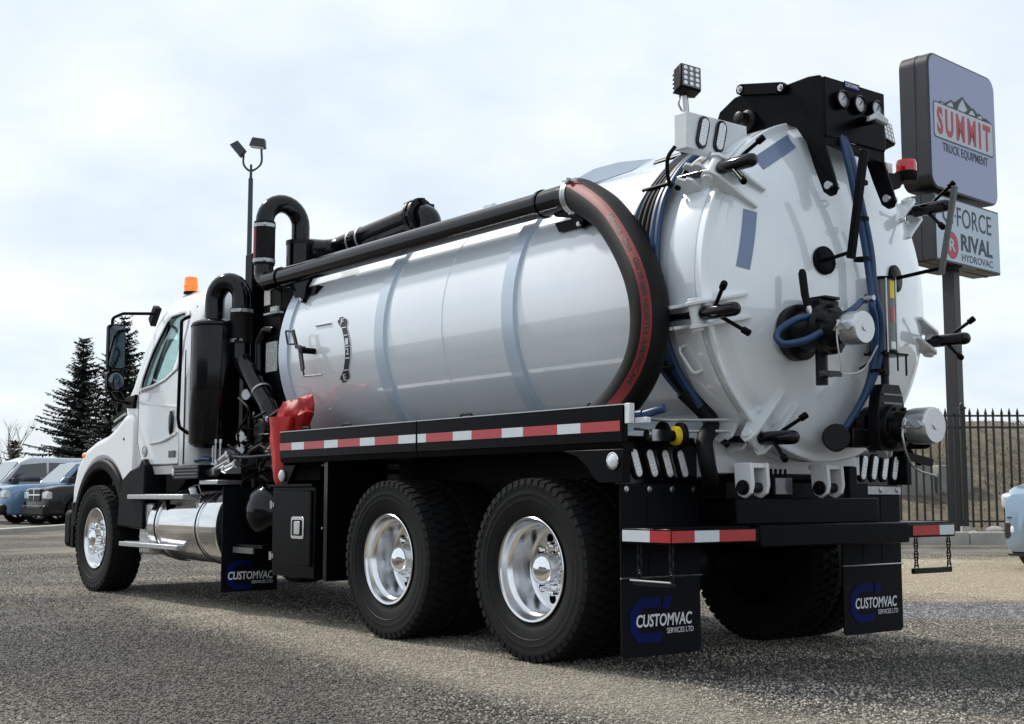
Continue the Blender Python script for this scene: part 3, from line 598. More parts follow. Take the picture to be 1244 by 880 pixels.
VAN[2]['front'] = [('windshield', [(1.33, .82, 1.27), (1.33, -.82, 1.27), (.74, -.74, 1.96), (.74, .74, 1.96)], 'shield')]
car(fc - hd*2.2 + off*6.4, hd, VAN, 'car_silver', 'tall silver van with dark side windows parked beyond the blue pickup', 1.08)
HATCH = ('parked_hatchback', 'car', dict(
    body=[(2.02, .55, .30, .76, .12), (1.96, .74, .22, .88, .16), (1.80, .83, .20, .97, .18), (1.45, .86, .20, 1.02, .16), (.9, .87, .20, 1.06, .10), (-1.6, .87, .18, 1.02, .10), (-1.95, .82, .25, .98, .10), (-2.0, .76, .34, .85, .08)],
    cab=[(1.05, .76, .90, 1.06, .03, .02), (.35, .74, .90, 1.40, .10, .12), (-.1, .74, .90, 1.49, .12, .15), (-1.2, .74, .90, 1.44, .12, .15), (-1.9, .76, .90, 1.02, .04, .03)],
    glass=[('side_window', [(.85, .768, 1.02), (.32, .70, 1.34), (-.3, .665, 1.41), (-.3, .768, 1.02)], 'dark_glass2'), ('rear_window', [(-.38, .768, 1.02), (-.38, .665, 1.41), (-1.15, .668, 1.36), (-1.6, .765, 1.04)], 'dark_glass2')],
    front=[('windshield', [(1.03, .68, 1.02), (1.03, -.68, 1.02), (.38, -.58, 1.42), (.38, .58, 1.42)], 'shield')],
    boxes=[((1.50, .50, .71), (1.93, .825, .89), 'headlight', 'lamp_glass', .05), ((1.80, -.70, .60), (1.992, .70, .615), 'bumper_gap', 'car_trim', 0), ((1.20, .868, .56), (1.60, .874, .575), 'panel_gap', 'car_trim', 0), ((1.86, .48, .36), (1.985, .76, .58), 'fog_recess', 'car_trim', .04), ((1.94, .57, .42), (2.0, .67, .52), 'fog_lamp', 'lens_clear', .03), ((1.94, -.40, .30), (2.045, .40, .48), 'lower_grille', 'car_trim', .03), ((1.93, -.30, .60), (2.01, .30, .68), 'upper_grille', 'car_trim', .02), ((1.60, -.74, .17), (1.95, .74, .215), 'bumper_lip', 'car_trim', .02),
           ((.55, .80, .98), (.72, 1.0, 1.12), 'mirror', 'car_trim', .03), ((-1.98, .6, .75), (-1.9, .82, 1.0), 'tail_lamp', 'lens_red', .02)],
    wx=(1.25, -1.3), wr=.31, wy=.76))
a2 = R(38); hd2 = (-RT*math.cos(a2) - FW*math.sin(a2))
car(gp(6.66, 15.6) - hd2*2.1, hd2, HATCH, 'car_sky', 'light blue hatchback with its headlight facing the fence side, parked past the truck', 1.08)
# ---- unseen building added across the lot to be mirrored in the truck's paint and chrome
mat('reflection_siding', (.34, .36, .38), .5, .1, var=.15, vs_=1.5); mat('reflection_trim', (.10, .12, .15), .5)
wh = empty('reflection_building', loc=(4, 38, 0)); tag(wh, 'long low grey metal building out of view, added for reflections, with dark roller doors', 'building')
mb = MB(); mb.prism([(-7, 0), (7, 0), (7, 5.2), (0, 6.6), (-7, 5.2)], (-21, 7, 0), (0, 1, 0), (0, 0, 1), (42, 0, 0)); wb = mb.build('reflection_wall', 'reflection_siding', wh)
mb = MB(); mb.prism([(-7.3, 5.1), (0, 6.62), (7.3, 5.1), (7.3, 5.3), (0, 6.85), (-7.3, 5.3)], (-21.3, 7, 0), (0, 1, 0), (0, 0, 1), (42.6, 0, 0)); mb.build('reflection_roof', 'reflection_trim', wh)
for x in (-15, -8, 0, 8, 15):
    mb = MB(); mb.span((x-1.9, -.05, 0), (x+1.9, -.01, 4)); mb.build('reflection_roller_door', 'reflection_trim', wh)
# ================================================================ THE VACUUM TRUCK  (x forward, y to its left, z up; origin under the rear axle)
T = empty('vacuum_truck'); tag(T, 'white vacuum tank truck with black piping and polished wheels on the asphalt lot', 'truck')
X, Y, Z = V(1, 0, 0), V(0, 1, 0), V(0, 0, 1)
TW = MB
ZT, RTK = 2.075, .94        # tank axis height and radius
# ---------------------------------------------------------------- wheels
WR, ZW = .5155, .5155
def tyre_mesh(front=False):
    mb = MB(); h = .5155
    prof = [(-.105, .290), (-.125, .300), (-.140, .335), (-.1425, .34), (-.150, .385), (-.1535, .388), (-.153, .42), (-.1545, .423), (-.151, .455), (-.1525, .459), (-.150, .480), (-.145, .498), (-.134, .5045)]
    prof = prof + [(-.06, .5055), (0, .506), (.06, .5055)] + [(-a, r) for a, r in prof[::-1]]
    mb.lathe((0, 0, 0), Y, prof, 72, closed=True)
    # tread blocks
    nb = 52 if not front else 44
    for k in range(nb):
        a0 = 2*math.pi*k/nb
        for row, (y0, y1, sh, fr) in enumerate(((-.144, -.082, .0, .70), (-.068, -.006, .35, .68), (.006, .068, .85, .68), (.082, .144, .5, .70))):
            a = a0 + 2*math.pi/nb*sh; da = 2*math.pi/nb*fr/2; P = []
            for yy, top in ((y0, 0), (y1, 0), (y1, 1), (y0, 1)):
                for s_ in (-1, 1):
                    edge = abs(yy) > .13; r = (.496 if edge else .502) if not top else (.5095 if edge else h)
                    skew = .22*da*(1 if yy == y1 else -1)*(1 if row % 2 else -1)
                    aa = a + s_*da*(.92 if top else 1) + skew
                    P.append(V(r*math.cos(aa), yy*(1.03 if (edge and not top) else 1), r*math.sin(aa)))
            mb.add(P, [(0, 1, 7, 6), (2, 4, 5, 3), (6, 7, 5, 4), (0, 6, 4, 2), (1, 3, 5, 7)])
    # shoulder lugs reaching down the sidewall
    for k in range(nb):
        for sg_ in (-1, 1):
            a = 2*math.pi*(k+(.0 if sg_ < 0 else .5))/nb; da = 2*math.pi/nb*.33; P = []
            for r, yy in ((.474, .1515), (.5095, .1465)):
                for s_ in (-1, 1): P.append(V(r*math.cos(a+s_*da), sg_*(yy+.004), r*math.sin(a+s_*da)))
            for r, yy in ((.474, .140), (.500, .13)):
                for s_ in (-1, 1): P.append(V(r*math.cos(a+s_*da), sg_*yy, r*math.sin(a+s_*da)))
            mb.add(P, [(0, 1, 3, 2), (0, 2, 6, 4), (1, 5, 7, 3), (0, 4, 5, 1), (2, 3, 7, 6)])
    me = mb.mesh('tyre', 30); me.materials.append(M['tyre_rubber']); return me
def disc_with_holes(prof, n_holes, r_c, r_h, a_ax, depth):
    mb = MB(); mb.lathe((0, 0, 0), Y, prof, 80, closed=True); me = mb.mesh('rim', 32); cut = []
    c = MB()
    for k in range(n_holes):
        a = 2*math.pi*(k+.5)/n_holes; q = V(r_c*math.cos(a), 0, r_c*math.sin(a)); c.cyl(q+Y*(a_ax-depth), q+Y*(a_ax+depth), r_h, n=20)
    return boolean(me, [c.mesh('c', 0)])
rear_rim = disc_with_holes([(.128, .290), (.135, .294), (.139, .290), (.136, .279), (.120, .272), (.095, .268), (.078, .258), (.068, .247), (-.02, .243), (-.050, .236), (-.062, .222), (-.066, .190), (-.060, .125), (-.050, .118), (-.050, .06), (-.085, .06), (-.085, .20), (-.10, .245), (-.128, .255), (-.135, .285), (-.09, .27), (.05, .27), (.11, .287)], 10, .178, .030, -.063, .05)
rear_rim.materials.clear(); rear_rim.materials.append(M['polished'])
front_rim = disc_with_holes([(.128, .290), (.135, .294), (.139, .290), (.134, .278), (.110, .268), (.070, .258), (.045, .244), (.045, .228), (.060, .190), (.078, .165), (.082, .12), (.082, .05), (.05, .05), (.04, .16), (.02, .24), (-.10, .26), (-.13, .285), (-.11, .288), (.11, .288)], 10, .208, .023, .05, .06)
front_rim.materials.clear(); front_rim.materials.append(M['polished'])
tyre_r = tyre_mesh(); tyre_f = tyre_mesh(True)
def hub_mesh(rear):
    mb = MB()
    if rear:
        mb.lathe((0, -.06, 0), Y, [(0, .118), (.02, .116), (.03, .100), (.045, .094), (.110, .088), (.125, .080), (.142, .055), (.150, .028), (.152, .001)], 32)
        for k in range(10):
            a = 2*math.pi*k/10; q = V(.138*math.cos(a), -.06, .138*math.sin(a)); mb.lathe(q, Y, [(0, .020), (.012, .020), (.014, .016), (.050, .0155), (.058, .010), (.060, .001)], 10)
    else:
        mb.lathe((0, .07, 0), Y, [(0, .112), (.02, .108), (.03, .085), (.085, .080), (.105, .065), (.118, .035), (.122, .001)], 32)
        for k in range(10):
            a = 2*math.pi*k/10; q = V(.1425*math.cos(a), .076, .1425*math.sin(a)); mb.lathe(q, Y, [(0, .024), (.01, .024), (.014, .017), (.062, .016), (.072, .010), (.075, .001)], 10)
    me = mb.mesh('hub_cap', 30); me.materials.append(M['chrome']); return me
hub_r, hub_f = hub_mesh(True), hub_mesh(False)
drum = MB(); drum.lathe((0, -.06, 0), Y, [(0, .001), (0, .20), (-.12, .20), (-.13, .06), (-.30, .06), (-.30, .001)], 24); drum_me = drum.mesh('brake_drum'); drum_me.materials.append(M['black_iron'])
inn = MB(); inn.lathe((0, -.14, 0), Y, [(0, .001), (0, .275), (-.05, .288), (-.29, .288), (-.30, .26), (-.26, .22), (-.26, .001)], 32); inner_me = inn.mesh('inner_rim'); inner_me.materials.append(M['black_matte'])
def wheel(x, side, rear):
    yc = 1.226 - .137
    wo = empty('wheel', T, (x, side*yc, ZW), 0 if side > 0 else math.pi)
    def sub(nm, me, y=0, ry=0):
        o = bpy.data.objects.new(nm, me); COL.objects.link(o); o.parent = wo; o.location = (0, y, 0); o.rotation_euler = (0, ry, 0); return o
    ry = rnd.random()*6.28
    sub('tyre', tyre_r if rear else tyre_f, 0, ry); sub('rim', rear_rim if rear else front_rim, 0, ry); sub('hub_cap', hub_r if rear else hub_f, 0, ry)
    d_ = sub('brake_drum', drum_me)
    if rear: d_.location = (0, -.05, 0); sub('inner_tyre', tyre_r, -.335, ry+.3); sub('inner_rim', inner_me)
TS, WB = 1.49, 6.83
for x in (0, TS):
    for sd_ in (1, -1): wheel(x, sd_, True)
for sd_ in (1, -1): wheel(WB, sd_, False)
# ---------------------------------------------------------------- chassis
for sd_ in (1, -1):
    mb = MB(); mb.span((-.95, sd_*.40, .82), (7.45, sd_*.48, 1.10)); mb.build('frame_rail', 'black_paint', T, bevel=.01)
for x in (0, TS):
    mb = MB(); mb.cyl((x, -.60, ZW), (x, .60, ZW), .09, n=16); mb.ell((x, .05, ZW+.02), (.22, .24, .22)); mb.build('axle', 'black_iron', T)
mb = MB(); mb.cyl((TS, 0, .58), (4.2, 0, .75), .06, n=12); mb.build('drive_shaft', 'black_iron', T)
mb = MB(); mb.span((WB-.07, -.85, .42), (WB+.07, .85, .55)); mb.build('front_axle', 'black_iron', T, bevel=.02)
for sd_ in (1, -1):
    mb = MB(); mb.prism([(-.1, .78), (.35, .62), (1.14, .62), (1.6, .78), (1.6, .84), (1.1, .70), (.4, .70), (-.1, .84)], (0, sd_*.38-.05, 0), X, Z, Y*.1); mb.build('suspension_beam', 'black_iron', T)
mb = MB(); mb.span((4.8, -.35, .5), (6.6, .35, 1.15)); mb.ell((4.5, 0, .72), (.45, .28, .26)); mb.build('engine_and_gearbox', 'black_iron', T, bevel=.05)
# ---------------------------------------------------------------- deck with side skirts
mb = MB(); mb.span((-.70, -1.20, 1.17), (2.98, 1.20, 1.245)); deck = mb.build('deck', 'black_paint', T, bevel=.006)
for sd_ in (1, -1):
    for x0, x1 in ((-.79, 1.134), (1.142, 2.985)):
        mb = MB(); mb.span((x0, sd_*1.20, 1.205), (x1, sd_*1.24, 1.396)); sk = mb.build('side_skirt', 'black_paint', T, bevel=.004)
        mb = MB(); mb.span((x0, sd_*1.165, 1.3975), (x1, sd_*1.242, 1.403)); mb.build('edge_trim', 'steel', sk)
        mb = MB(); mb.prism([(1.165, 1.203), (1.238, 1.203), (1.225, 1.17), (1.165, 1.155)], (x0, 0, 0), Y*sd_, Z, X*(x1-x0)); mb.build('lower_lip', 'black_paint', sk)
        e_ = [2.982, 2.797, 2.608, 2.313, 2.124, 1.826, 1.636, 1.346, 1.145] if x0 > 1 else [1.122, 1.026, .732, .539, .239, .04, -.265, -.46, -.773]
        white0 = x0 < 1
        for i in range(len(e_)-1):
            wh_ = (i % 2 == 0) == white0
            mb = MB(); mb.span((e_[i], sd_*1.2405, 1.262), (e_[i+1], sd_*1.2435, 1.316)); mb.build('reflective_tape', 'tape_white' if wh_ else 'tape_red', sk)
    for x in (2.2, .75, 2.8, -.45):
        mb = MB(); mb.tube(fillet([(x-.06, sd_*1.13, 1.38), (x-.06, sd_*1.13, 1.43), (x+.06, sd_*1.13, 1.43), (x+.06, sd_*1.13, 1.38)], .03), .009, 8); mb.build('tie_down_ring', 'black_iron', deck)
    # rear corner gusset with marker light
    mb = MB(); mb.prism([(-.79, 1.17), (-.30, 1.17), (-.42, 1.135), (-.50, 1.08), (-.555, 1.02), (-.60, .995), (-.79, .995)], (0, sd_*1.185, 0), X, Z, Y*sd_*.05); gu = mb.build('corner_gusset', 'black_paint', T, bevel=.004)
    mb = MB(); mb.lathe((-.715, sd_*1.235, 1.108), Y*sd_, [(0, .046), (.010, .046), (.012, .040)], 24); lr = mb.build('marker_light', 'chrome', gu)
    mb = MB(); mb.lathe((-.715, sd_*1.236, 1.108), Y*sd_, [(.006, .040), (.016, .032), (.020, .015), (.021, .001)], 24); mb.build('marker_lens', 'lens_clear', gu)
    # front marker lamp and its bracket
    mb = MB(); mb.prism([(2.80, 1.15), (3.0, 1.15), (3.0, 1.0), (2.93, 1.0)], (0, sd_*1.16, 0), X, Z, Y*sd_*.05); fb = mb.build('front_bracket', 'black_paint', T)
    mb = MB(); mb.ell((2.975, sd_*1.225, 1.075), (.028, .026, .045), 12, 8); mb.build('marker_light', 'lens_clear', fb)
    # panel ahead of the tandem
    mb = MB(); mb.span((2.30, sd_*.72, .33), (2.335, sd_*1.215, 1.168)); pf = mb.build('wheel_guard', 'black_paint', T, bevel=.004)
    mb = MB(); mb.span((2.295, sd_*1.205, .33), (2.342, sd_*1.222, 1.16)); mb.build('guard_edge', 'black_gloss', pf)
    mb = MB(); mb.cyl((2.345, sd_*.9, .70), (2.345, sd_*1.235, .70), .008, n=8); mb.build('guard_bolt', 'steel', pf)
    # inner arch panel above the tandem
    mb = MB(); mb.span((-.65, sd_*.60, .60), (2.30, sd_*.62, 1.168)); mb.build('inner_guard', 'black_matte', T)
# ---------------------------------------------------------------- rear light panels and mud flaps
def stadium(L_, w_, n=6):
    return [(L_/2-w_/2+w_/2*math.cos(R(a)), w_/2*math.sin(R(a))) for a in [-90+180*k/n for k in range(n+1)]] + [(-L_/2+w_/2+w_/2*math.cos(R(a)), w_/2*math.sin(R(a))) for a in [90+180*k/n for k in range(n+1)]]
def oval_light(parent, c, u, v, n, L_, w_, rim='black_matte'):
    u = Vector(u).normalized(); v = Vector(v).normalized(); n = Vector(n); c = Vector(c)
    mb = MB(); mb.prism(stadium(L_+.03, w_+.03), c, u, v, n*.012); lo = mb.build('light_bezel', rim, parent, bevel=.004)
    mb = MB(); mb.prism(stadium(L_, w_), c+n*.012, u, v, n*.007); ob = mb.build('light_lens', 'lens_clear', parent, bevel=.004)
    mb = MB()
    k = max(3, int(L_/.022))
    for i in range(k):
        for s_ in (-1, 1):
            q = c+n*.019+u*((i+.5)/k-.5)*(L_-w_*.6)+v*s_*w_*.2; mb.lathe(q, n, [(0, .008), (.002, .006), (.003, .001)], 8)
    mb.build('light_diodes', 'lens_dot', parent)
for sd_ in (1, -1):
    y0, y1 = sorted((sd_*1.195, sd_*.615))
    mb = MB(); mb.span((-.715, y0, .985), (-.675, y1, 1.20)); lp = mb.build('light_panel', 'black_gloss', T, bevel=.006)
    mb = MB(); mb.span((-.715, y0, 1.20), (-.30, y1, 1.215)); mb.build('panel_top', 'black_paint', lp)
    tilt = -19 if sd_ > 0 else 14
    for i in range(4):
        yy = 1.085-.114*i if sd_ > 0 else -.838-.105*i
        uu = V(0, -math.sin(R(tilt)), math.cos(R(tilt)))*1
        oval_light(lp, (-.715, yy, 1.10), uu, uu.cross(X), -X, .152, .046)
    mb = MB(); mb.prism([(y0, .11), (y0+.02, .09), (y1-.02, .09), (y1, .11), (y1, .99), (y0, .99)], (-.712, 0, 0), Y, Z, X*-.010); fl = mb.build('mud_flap', 'flap_rubber', T)
    if sd_ < 0:
        mb = MB(); mb.span((-.735, y0, .935), (-.723, y1, .985)); mb.build('clamp_strip', 'galv', fl, bevel=.002)
    for i in range(4):
        yy = y0+.04+(y1-y0-.08)*i/3; mb = MB(); mb.lathe((-.722 if sd_ > 0 else -.736, yy, .962), -X, [(0, .017), (.004, .017), (.006, .010), (.010, .010), (.010, .001)], 12); mb.build('flap_bolt', 'steel', fl)
    mb = MB(); mb.cyl((-.728, y0-.01, .505 if sd_ < 0 else .50), (-.728, y1+.01, .505 if sd_ < 0 else .50), .005, n=8); mb.build('flap_cable', 'steel', fl)
    for k in (.33, .66):
        yy = y0+(y1-y0)*k; mb = MB(); mb.span((-.7245, yy-.004, .52), (-.7225, yy+.004, .93)); mb.build('flap_rib', 'flap_rubber', fl)
    # printed mark: read from behind, so left is +y
    D_ = -Y; P0 = V(-.7235, y1 - .06 if sd_ < 0 else y1-.055, .14)
    def at(x, z): return P0 + D_*x + Z*z
    mb = MB(); mb.prism([(.06, .0), (.22, .0), (.24, .05), (.09, .05), (.065, .075), (.065, .155), (.09, .18), (.22, .18), (.22, .235), (.07, .235), (.0, .165), (.0, .065)], P0+Z*.02, D_, Z, -X*.0015); mb.build('logo_mark', 'decal_blue', fl)
    mb = MB(); mb.prism([(.245, .235), (.31, .235), (.285, .17), (.235, .17)], P0+Z*.02, D_, Z, -X*.0015); mb.build('logo_mark', 'decal_blue', fl)
    text('lettering', 'CUSTOMVAC', at(.045, .102)-X*.002, D_, Z, .41, .066, 'print_white', fl, bold=.02, shear=.12)
    text('lettering', 'SERVICES LTD', at(.265, .062)-X*.002, D_, Z, .20, .028, 'print_white', fl)
# flap between cab and tandem (same mark)
mb = MB(); mb.prism([(.74, .16), (1.235, .16), (1.235, 1.0), (.74, 1.0)], (3.95, 0, 0), Y, Z, X*.012); fl = mb.build('mud_flap', 'flap_rubber', T)
P0 = V(3.948, 1.19, .22)
text('lettering', 'CUSTOMVAC', P0-X*.001+Y*-.01+Z*.035, -Y, Z, .40, .065, 'print_white', fl, bold=.02, shear=.12); text('lettering', 'SERVICES LTD', P0-X*.001-Y*.22, -Y, Z, .19, .024, 'print_white', fl)
mb = MB(); mb.prism([(.06, -.04), (.22, -.04), (.24, .0), (.08, .0), (.06, .03), (.06, .12), (.09, .15), (.22, .15), (.22, .19), (.07, .19), (.0, .13), (.0, .02)], P0, -Y, Z, -X*.0015); mb.build('logo_mark', 'decal_blue', fl)
# ---------------------------------------------------------------- rear bumper, wings and chain steps
mb = MB(); mb.span((-1.105, -1.21, .682), (-.99, 1.21, .762)); bp_ = mb.build('rear_bumper', 'black_paint', T, bevel=.006)
mb = MB(); mb.span((-1.112, -.74, .655), (-.97, .56, .775)); mb.build('bumper_centre', 'black_paint', bp_, bevel=.008)
for sd_ in (1, -1):
    mb = MB(); mb.span((-.99, sd_*1.13, .682), (-.745, sd_*1.21, .762)); wg = mb.build('bumper_wing', 'black_paint', bp_, bevel=.006)
    mb = MB(); mb.span((-1.09, sd_*.62, .764), (-.735, sd_*1.205, .770)); mb.build('bumper_tread', 'black_paint', bp_)
    segs = ((-.752, -.956, 'tape_white'), (-.956, -1.103, 'tape_red'))
    for a, b, m_ in segs:
        mb = MB(); mb.span((a, sd_*1.211, .694), (b, sd_*1.2135, .752)); mb.build('reflective_tape', m_, bp_)
    rs_ = ((1.208, 1.047, 'tape_red'), (1.047, .868, 'tape_white'), (.868, .594, 'tape_red')) if sd_ > 0 else ((-.779, -1.045, 'tape_red'), (-1.045, -1.195, 'tape_white'))
    for a, b, m_ in rs_:
        mb = MB(); mb.span((-1.1055, a, .694), (-1.1085, b, .752)); mb.build('reflective_tape', m_, bp_)
def chain(parent, p0, p1):
    p0, p1 = Vector(p0), Vector(p1); L_ = (p1-p0).length; n = max(3, round(L_/.036)); d = (p1-p0)/L_
    for i in range(n):
        c = p0 + d*(i+.5)*L_/n; a = .026; r_ = .012; sdv = (X if i % 2 else Y)
        P = [c + d*(a*.62*math.cos(t)+(.011 if math.cos(t) > 0 else -.011)) + sdv*r_*math.sin(t) for t in [2*math.pi*k/14 for k in range(14)]]
        mb = MB(); rings = []
        for k in range(14):
            t = (P[(k+1) % 14]-P[k-1]).normalized(); nn_ = sdv.cross(d); b = t.cross(nn_).normalized()
            rings.append([P[k] + (nn_*math.cos(2*math.pi*j/5)+b*math.sin(2*math.pi*j/5))*.0042 for j in range(5)])
        mb.loft(rings, closed=True); mb.build('chain_link', 'black_iron', parent)
mb = MB(); mb.span((-1.098, -.80, .468), (-1.07, -1.18, .50)); stp = mb.build('hanging_step', 'black_iron', T, bevel=.005)
chain(stp, (-1.085, -.835, .69), (-1.085, -.835, .49)); chain(stp, (-1.085, -1.165, .69), (-1.085, -1.165, .49))
mb = MB(); mb.span((-.81, 1.165, .470), (-1.09, 1.20, .495)); stp = mb.build('hanging_step', 'black_iron', T, bevel=.005)
mb = MB(); mb.cyl((-.80, 1.204, .497), (-1.09, 1.204, .497), .005, n=8); mb.build('step_edge', 'galv', stp)
chain(stp, (-.845, 1.18, .69), (-.845, 1.18, .49)); chain(stp, (-1.075, 1.18, .69), (-1.075, 1.18, .49))
# rear cross plate, hinges, work light box
mb = MB(); mb.span((-1.0, -.60, .775), (-.955, .62, .915)); mb.span((-.97, -.62, .80), (-.66, .62, .90)); mb.build('rear_cross_plate', 'black_paint', T, bevel=.006)
for yy in (.60, -.02+.0, -.60):
    if yy == -.60: continue
    base = MB(); pl_ = [(-1.03, 1.10), (-1.15, 1.10), (-1.158, .985), (-1.145, .94), (-1.10, .915), (-1.06, .93), (-1.04, .97)]
    base.prism(pl_, (0, yy+.045, 0), X, Z, Y*.024); base.prism(pl_, (0, yy-.075, 0), X, Z, Y*.024)
    base.span((-1.145, yy-.052, 1.072), (-1.0, yy+.046, 1.098)); hg = base.build('door_hinge', 'bracket_white', T, bevel=.004)
    mb = MB(); mb.cyl((-1.10, yy-.09, .97), (-1.10, yy+.10, .97), .028, n=16); mb.cyl((-1.10, yy+.069, .97), (-1.10, yy+.082, .97), .040, n=16); mb.build('hinge_pin', 'black_iron', hg)
mb = MB(); mb.span((-.99, .155, .925), (-.94, .315, 1.035)); wl = mb.build('junction_box', 'black_matte', T, bevel=.006)
mb = MB(); mb.span((-1.003, .165, .933), (-.992, .305, 1.027)); mb.build('clear_cover', 'lamp_face', wl, bevel=.004)
for k in range(4):
    mb = MB(); mb.cyl((-.965, .18+.04*k, 1.03), (-.965, .18+.04*k, 1.075), .008, n=8); mb.build('cable_gland', 'black_matte', wl)
mb = MB(); mb.span((-.93, -.6, .91), (-.70, .62, 1.0)); mb.build('rear_crossmember', 'black_matte', T)
# white sub-frame below the tank
mb = MB(); mb.prism([(-.86, 1.05), (-.86, 1.25), (-.50, 1.30), (2.9, 1.30), (2.9, 1.245), (-.66, 1.245), (-.66, 1.02)], (0, -.62, 0), X, Z, Y*1.24); mb.build('tank_cradle', 'bracket_white', T, bevel=.004)
# ================================================================ TANK
AX = V(0, 0, ZT)
def cylp(x, ang, r): return V(x, r*math.cos(R(ang)), ZT + r*math.sin(R(ang)))   # ang 0 = left flank, 90 = top
mb = MB(); prof = []
for k in range(9): a = R(90*k/8); prof.append((3.70 - 0 + .22*math.cos(a) - .22 + .0, .05 + .84*math.sin(a)))
prof = [(3.76, .001)] + [(3.50+.26*math.cos(R(90*k/8)), .02+.88*math.sin(R(90*k/8))) for k in range(9)] + [(3.46, .905), (3.45, RTK)]
x = 3.45
while x > -.86: x -= .12; prof.append((max(x, -.86), RTK))
mb.lathe(AX, X, [(a, r) for a, r in prof], 112); tank = mb.build('tank_shell', 'white_paint', T, ang=30)
mb = MB(); mb.lathe(AX, X, [(3.58, .93), (3.58, .958), (3.44, .958), (3.44, .93)], 112, closed=True); mb.build('front_flange', 'rib_sky_tint', tank)
for xr in (2.06, .56):
    mb = MB(); mb.lathe(AX, X, [(xr+.075, RTK-.01), (xr+.06, .962), (xr-.06, .962), (xr-.075, RTK-.01)], 112, closed=True); mb.build('stiffening_rib', 'rib_sky_tint', tank)
mb = MB(); mb.lathe(AX, X, [(1.305, RTK-.005), (1.30, RTK+.0035), (1.29, RTK-.005)], 112, closed=True); mb.build('weld_seam', 'white_paint', tank)
# rear collar
mb = MB(); mb.lathe(AX, X, [(-.845, RTK-.02), (-.85, .958), (-1.035, .960), (-1.045, .955), (-1.045, .90)], 112); mb.build('rear_collar', 'white_paint', tank)
mb = MB(); mb.lathe(AX, X, [(-1.0455, .951), (-1.0515, .951), (-1.0515, .93), (-1.0455, .93)], 96, closed=True); mb.build('door_gasket', 'black_matte', tank)
# dished rear door
mb = MB(); dp = [(-1.052, .90), (-1.052, .958), (-1.060, .962), (-1.098, .962), (-1.106, .955), (-1.108, .925), (-1.118, .905), (-1.150, .885), (-1.165, .865)]
def dish(r): return -1.165 - .195*(1-(r/.865)**2)
dp += [(dish(r), r) for r in [.865-.055*k for k in range(1, 16)]] + [(dish(0), .001)]
mb.lathe(AX, X, dp, 112); door = mb.build('rear_door', 'white_paint', T, ang=34)
def dpt(y, z, e=0): r = math.hypot(y, z-ZT); return V(dish(min(r, .865))-e, y, z)
# slate reflective strips on the door
def door_patch(name, c0, c1, wd, m_, e=.003):
    c0, c1 = Vector((0, *c0)), Vector((0, *c1)); d = c1-c0; n = V(0, -d.z, d.y).normalized()*wd/2; mb = MB(); P = []
    k = 8
    for i in range(k+1):
        for s_ in (-1, 0, 1):
            q = c0+d*i/k+n*s_; P.append(dpt(q.y, q.z, e))
    mb.add(P, [(i*3+j, i*3+j+1, i*3+j+4, i*3+j+3) for i in range(k) for j in (0, 1)]); mb.build(name, m_, door, recalc=False)
door_patch('reflective_strip', (.585, 2.705), (.315, 2.872), .082, 'decal_slate'); door_patch('reflective_strip', (.695, 2.425), (.765, 2.11), .075, 'decal_slate')
# ---- swing-bolt clamps round the rim
def clamp(a, perp, roll=0):
    rad = V(0, math.cos(R(a)), math.sin(R(a))); tan = V(0, -math.sin(R(a)), math.cos(R(a)))
    c = AX + rad*1.0
    # collar fork
    mb = MB()
    for s_ in (-1, 1):
        mb.prism([(-.86, -.05), (-.865, .055), (-.90, .075), (-.935, .05), (-.955, .06), (-.985, .04), (-.99, -.05)], c+tan*s_*.055-tan*.009, X, rad, tan*.018)
    mb.build('clamp_fork', 'bracket_white', door, bevel=.003)
    # door ears: tapered plates down the face of the dish
    mb = MB()
    for s_ in (-1, 1):
        mb.prism([(-1.055, -.04), (-1.06, .055), (-1.10, .085), (-1.14, .07), (-1.165, .03), (-1.205, -.14), (-1.235, -.24), (-1.19, -.25), (-1.13, -.10)], c+tan*s_*.060-tan*.009, X, rad, tan*.018)
    mb.cyl(c-tan*.085+V(-1.105, 0, 0)+rad*.035, c+tan*.085+V(-1.105, 0, 0)+rad*.035, .032, n=14); mb.build('clamp_ear', 'bracket_white', door, bevel=.003)
    # bolt and long nut
    mb = MB(); q = c+rad*.022; mb.cyl(q+X*-.84, q+X*-1.14, .021, n=12); mb.cyl(q+X*-.865-tan*.075, q+X*-.865+tan*.075, .018, n=10)
    mb.lathe(q+X*-1.14, -X, [(0, .001), (0, .032), (.012, .037), (.215, .037), (.235, .031), (.245, .018), (.246, .001)], 18); bolt = mb.build('clamp_bolt', 'black_gloss', door)
    for s_ in (-1, 1):
        pv = V(0, *perp)*s_; p0 = q+X*-1.23+pv*.12; p1 = q+X*-1.37+pv
        mb = MB(); mb.cyl(p0, p1, .0105, n=10); d = (p1-p0).normalized(); mb.lathe(p1-d*.035, d, [(0, .001), (0, .016), (.006, .0185), (.040, .0185), (.046, .015), (.048, .001)], 12); mb.build('clamp_handle', 'black_paint', door)
clamp(33.6, (-.075, .125)); clamp(-12.3, (.085, .115)); clamp(-56, (-.085, .115))
clamp(180-33.6, (-.06, .14)); clamp(180+12.3, (-.07, .12)); clamp(180+56, (-.085, .115))
# grab handle on the collar
g0_, g1_ = cylp(-.915, -21.5, .958), cylp(-.965, -30.5, .958); nr = V(0, math.cos(R(-26)), math.sin(R(-26)))
mb = MB(); mb.tube(fillet([g0_-nr*.01, g0_+nr*.05+V(.02, 0, 0), g1_+nr*.05+V(.02, 0, 0), g1_-nr*.01], .025), .0085, 8); mb.build('grab_handle', 'bracket_white', tank)
